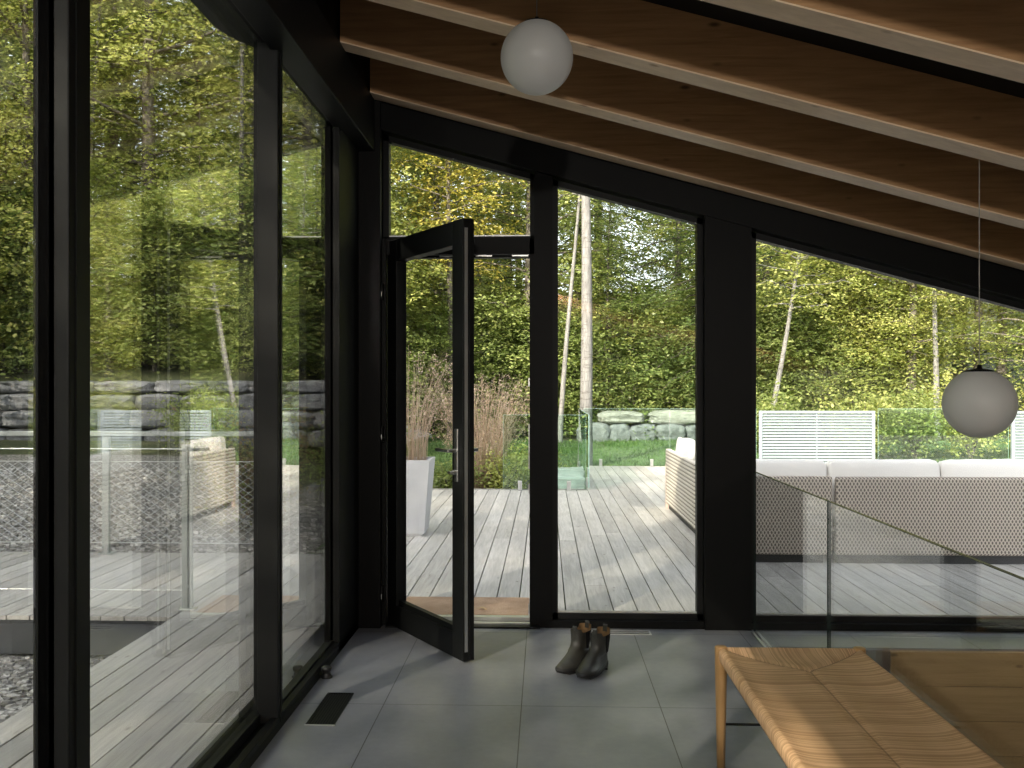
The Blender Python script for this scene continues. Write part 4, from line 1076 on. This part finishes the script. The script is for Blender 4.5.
for k, (x, y, r_, h_, lab) in enumerate(((6.9, 20.2, .9, 1.5, 'leafy bush in the gap right of the white louvred screen'), (8.2, 20.8, .9, 1.6, 'leafy bush behind the glass fence left of the low globe lamp'), (9.6, 21.2, 1.0, 1.7, 'leafy bush behind the low globe lamp'), (5.0, 21.5, .9, 1.3, 'leafy bush behind the white louvred screen'), (11.5, 21.5, 1.0, 1.6, 'leafy bush behind the right-hand louvred screen'))):
    shrub('bush', lab, x, y, r_, h_, LEAFG if k % 2 else LEAFY, 4500, 40 + k, .09)
gcl = empty('ornamental_grass', (-.98, 14.3, gz(-.98, 14.3))); tag(gcl, 'tall pinkish dry ornamental grass clump beyond the deck in the door opening', 'ornamental grass')
blades('dry_stalks', 520, .30, 1.0, 2.1, .42, DRYG, gcl, .005, 8, .9)

# ------------------------------------------------------------------ light and camera
wd = bpy.data.worlds.new('sky'); sc.world = wd; wd.use_nodes = True; nt = wd.node_tree; nt.nodes.clear()
out = nt.nodes.new('ShaderNodeOutputWorld'); bg = nt.nodes.new('ShaderNodeBackground'); sky = nt.nodes.new('ShaderNodeTexSky')
SUN_EL, SUN_AZ = R(30), R(-150)              # azimuth of the sun seen from the house, from +Y towards +X
sky.sky_type = 'NISHITA'; sky.sun_disc = False; sky.sun_elevation = SUN_EL; sky.sun_rotation = SUN_AZ; sky.air_density = 1.0; sky.dust_density = 2.5; sky.ozone_density = 1
hs = nt.nodes.new('ShaderNodeHueSaturation'); hs.inputs['Saturation'].default_value = .3
nt.links.new(sky.outputs[0], hs.inputs['Color']); nt.links.new(hs.outputs[0], bg.inputs[0]); bg.inputs[1].default_value = .46; nt.links.new(bg.outputs[0], out.inputs[0])
ld = bpy.data.lights.new('sun', 'SUN'); ld.energy = 9.5; ld.angle = R(.6); ld.color = (1, .90, .72)
lo = bpy.data.objects.new('sun', ld); C.objects.link(lo)
sd = Vector((math.sin(SUN_AZ) * math.cos(SUN_EL), math.cos(SUN_AZ) * math.cos(SUN_EL), math.sin(SUN_EL)))
lo.rotation_euler = sd.to_track_quat('Z', 'Y').to_euler(); lo.location = (-8, -8, 12)

# two unseen fill lamps added behind the viewer to brighten the room
for (x, z, w_) in ((.0, 2.62, 230), (2.8, 1.96, 125)):
    e = empty('fill_lamp', (x, -3.0, ZR(x))); tag(e, 'small round fill light added behind the viewer to brighten the room', 'fill light', 'added fill lights behind the viewer')
    bm = B(); lathe(bm, [(0, -.02), (.05, -.02), (.055, -.015), (.055, .0), (0, 0)], 24); link_mesh('fill_housing', bm, BLACK, e, True)
    pl_d = bpy.data.lights.new('fill_light', 'POINT'); pl_d.energy = w_; pl_d.color = (1, .94, .86); pl_d.shadow_soft_size = .10
    po = bpy.data.objects.new('fill_light', pl_d); C.objects.link(po); po.parent = e; po.location = (0, 0, z - ZR(x))
cd = bpy.data.cameras.new('camera'); cam = bpy.data.objects.new('camera', cd); C.objects.link(cam); sc.camera = cam
cam.location = (0, 0, 1.44); cam.rotation_euler = (R(90), 0, R(2.05)); cd.sensor_width = 36; cd.lens = 924 / 1024 * 36; cd.shift_y = 4 / 1024; cd.clip_start = .05; cd.clip_end = 500
vs_ = sc.view_settings; sc.display_settings.display_device = 'sRGB'; vs_.view_transform = 'Standard'; vs_.look = 'None'; vs_.gamma = 1; vs_.use_curve_mapping = False; vs_.exposure = 0.48
cy = sc.cycles; cy.max_bounces = 10; cy.diffuse_bounces = 4; cy.glossy_bounces = 5; cy.transmission_bounces = 6; cy.transparent_max_bounces = 24
cy.sample_clamp_indirect = 8; cy.caustics_reflective = False; cy.caustics_refractive = False; cy.use_denoising = True
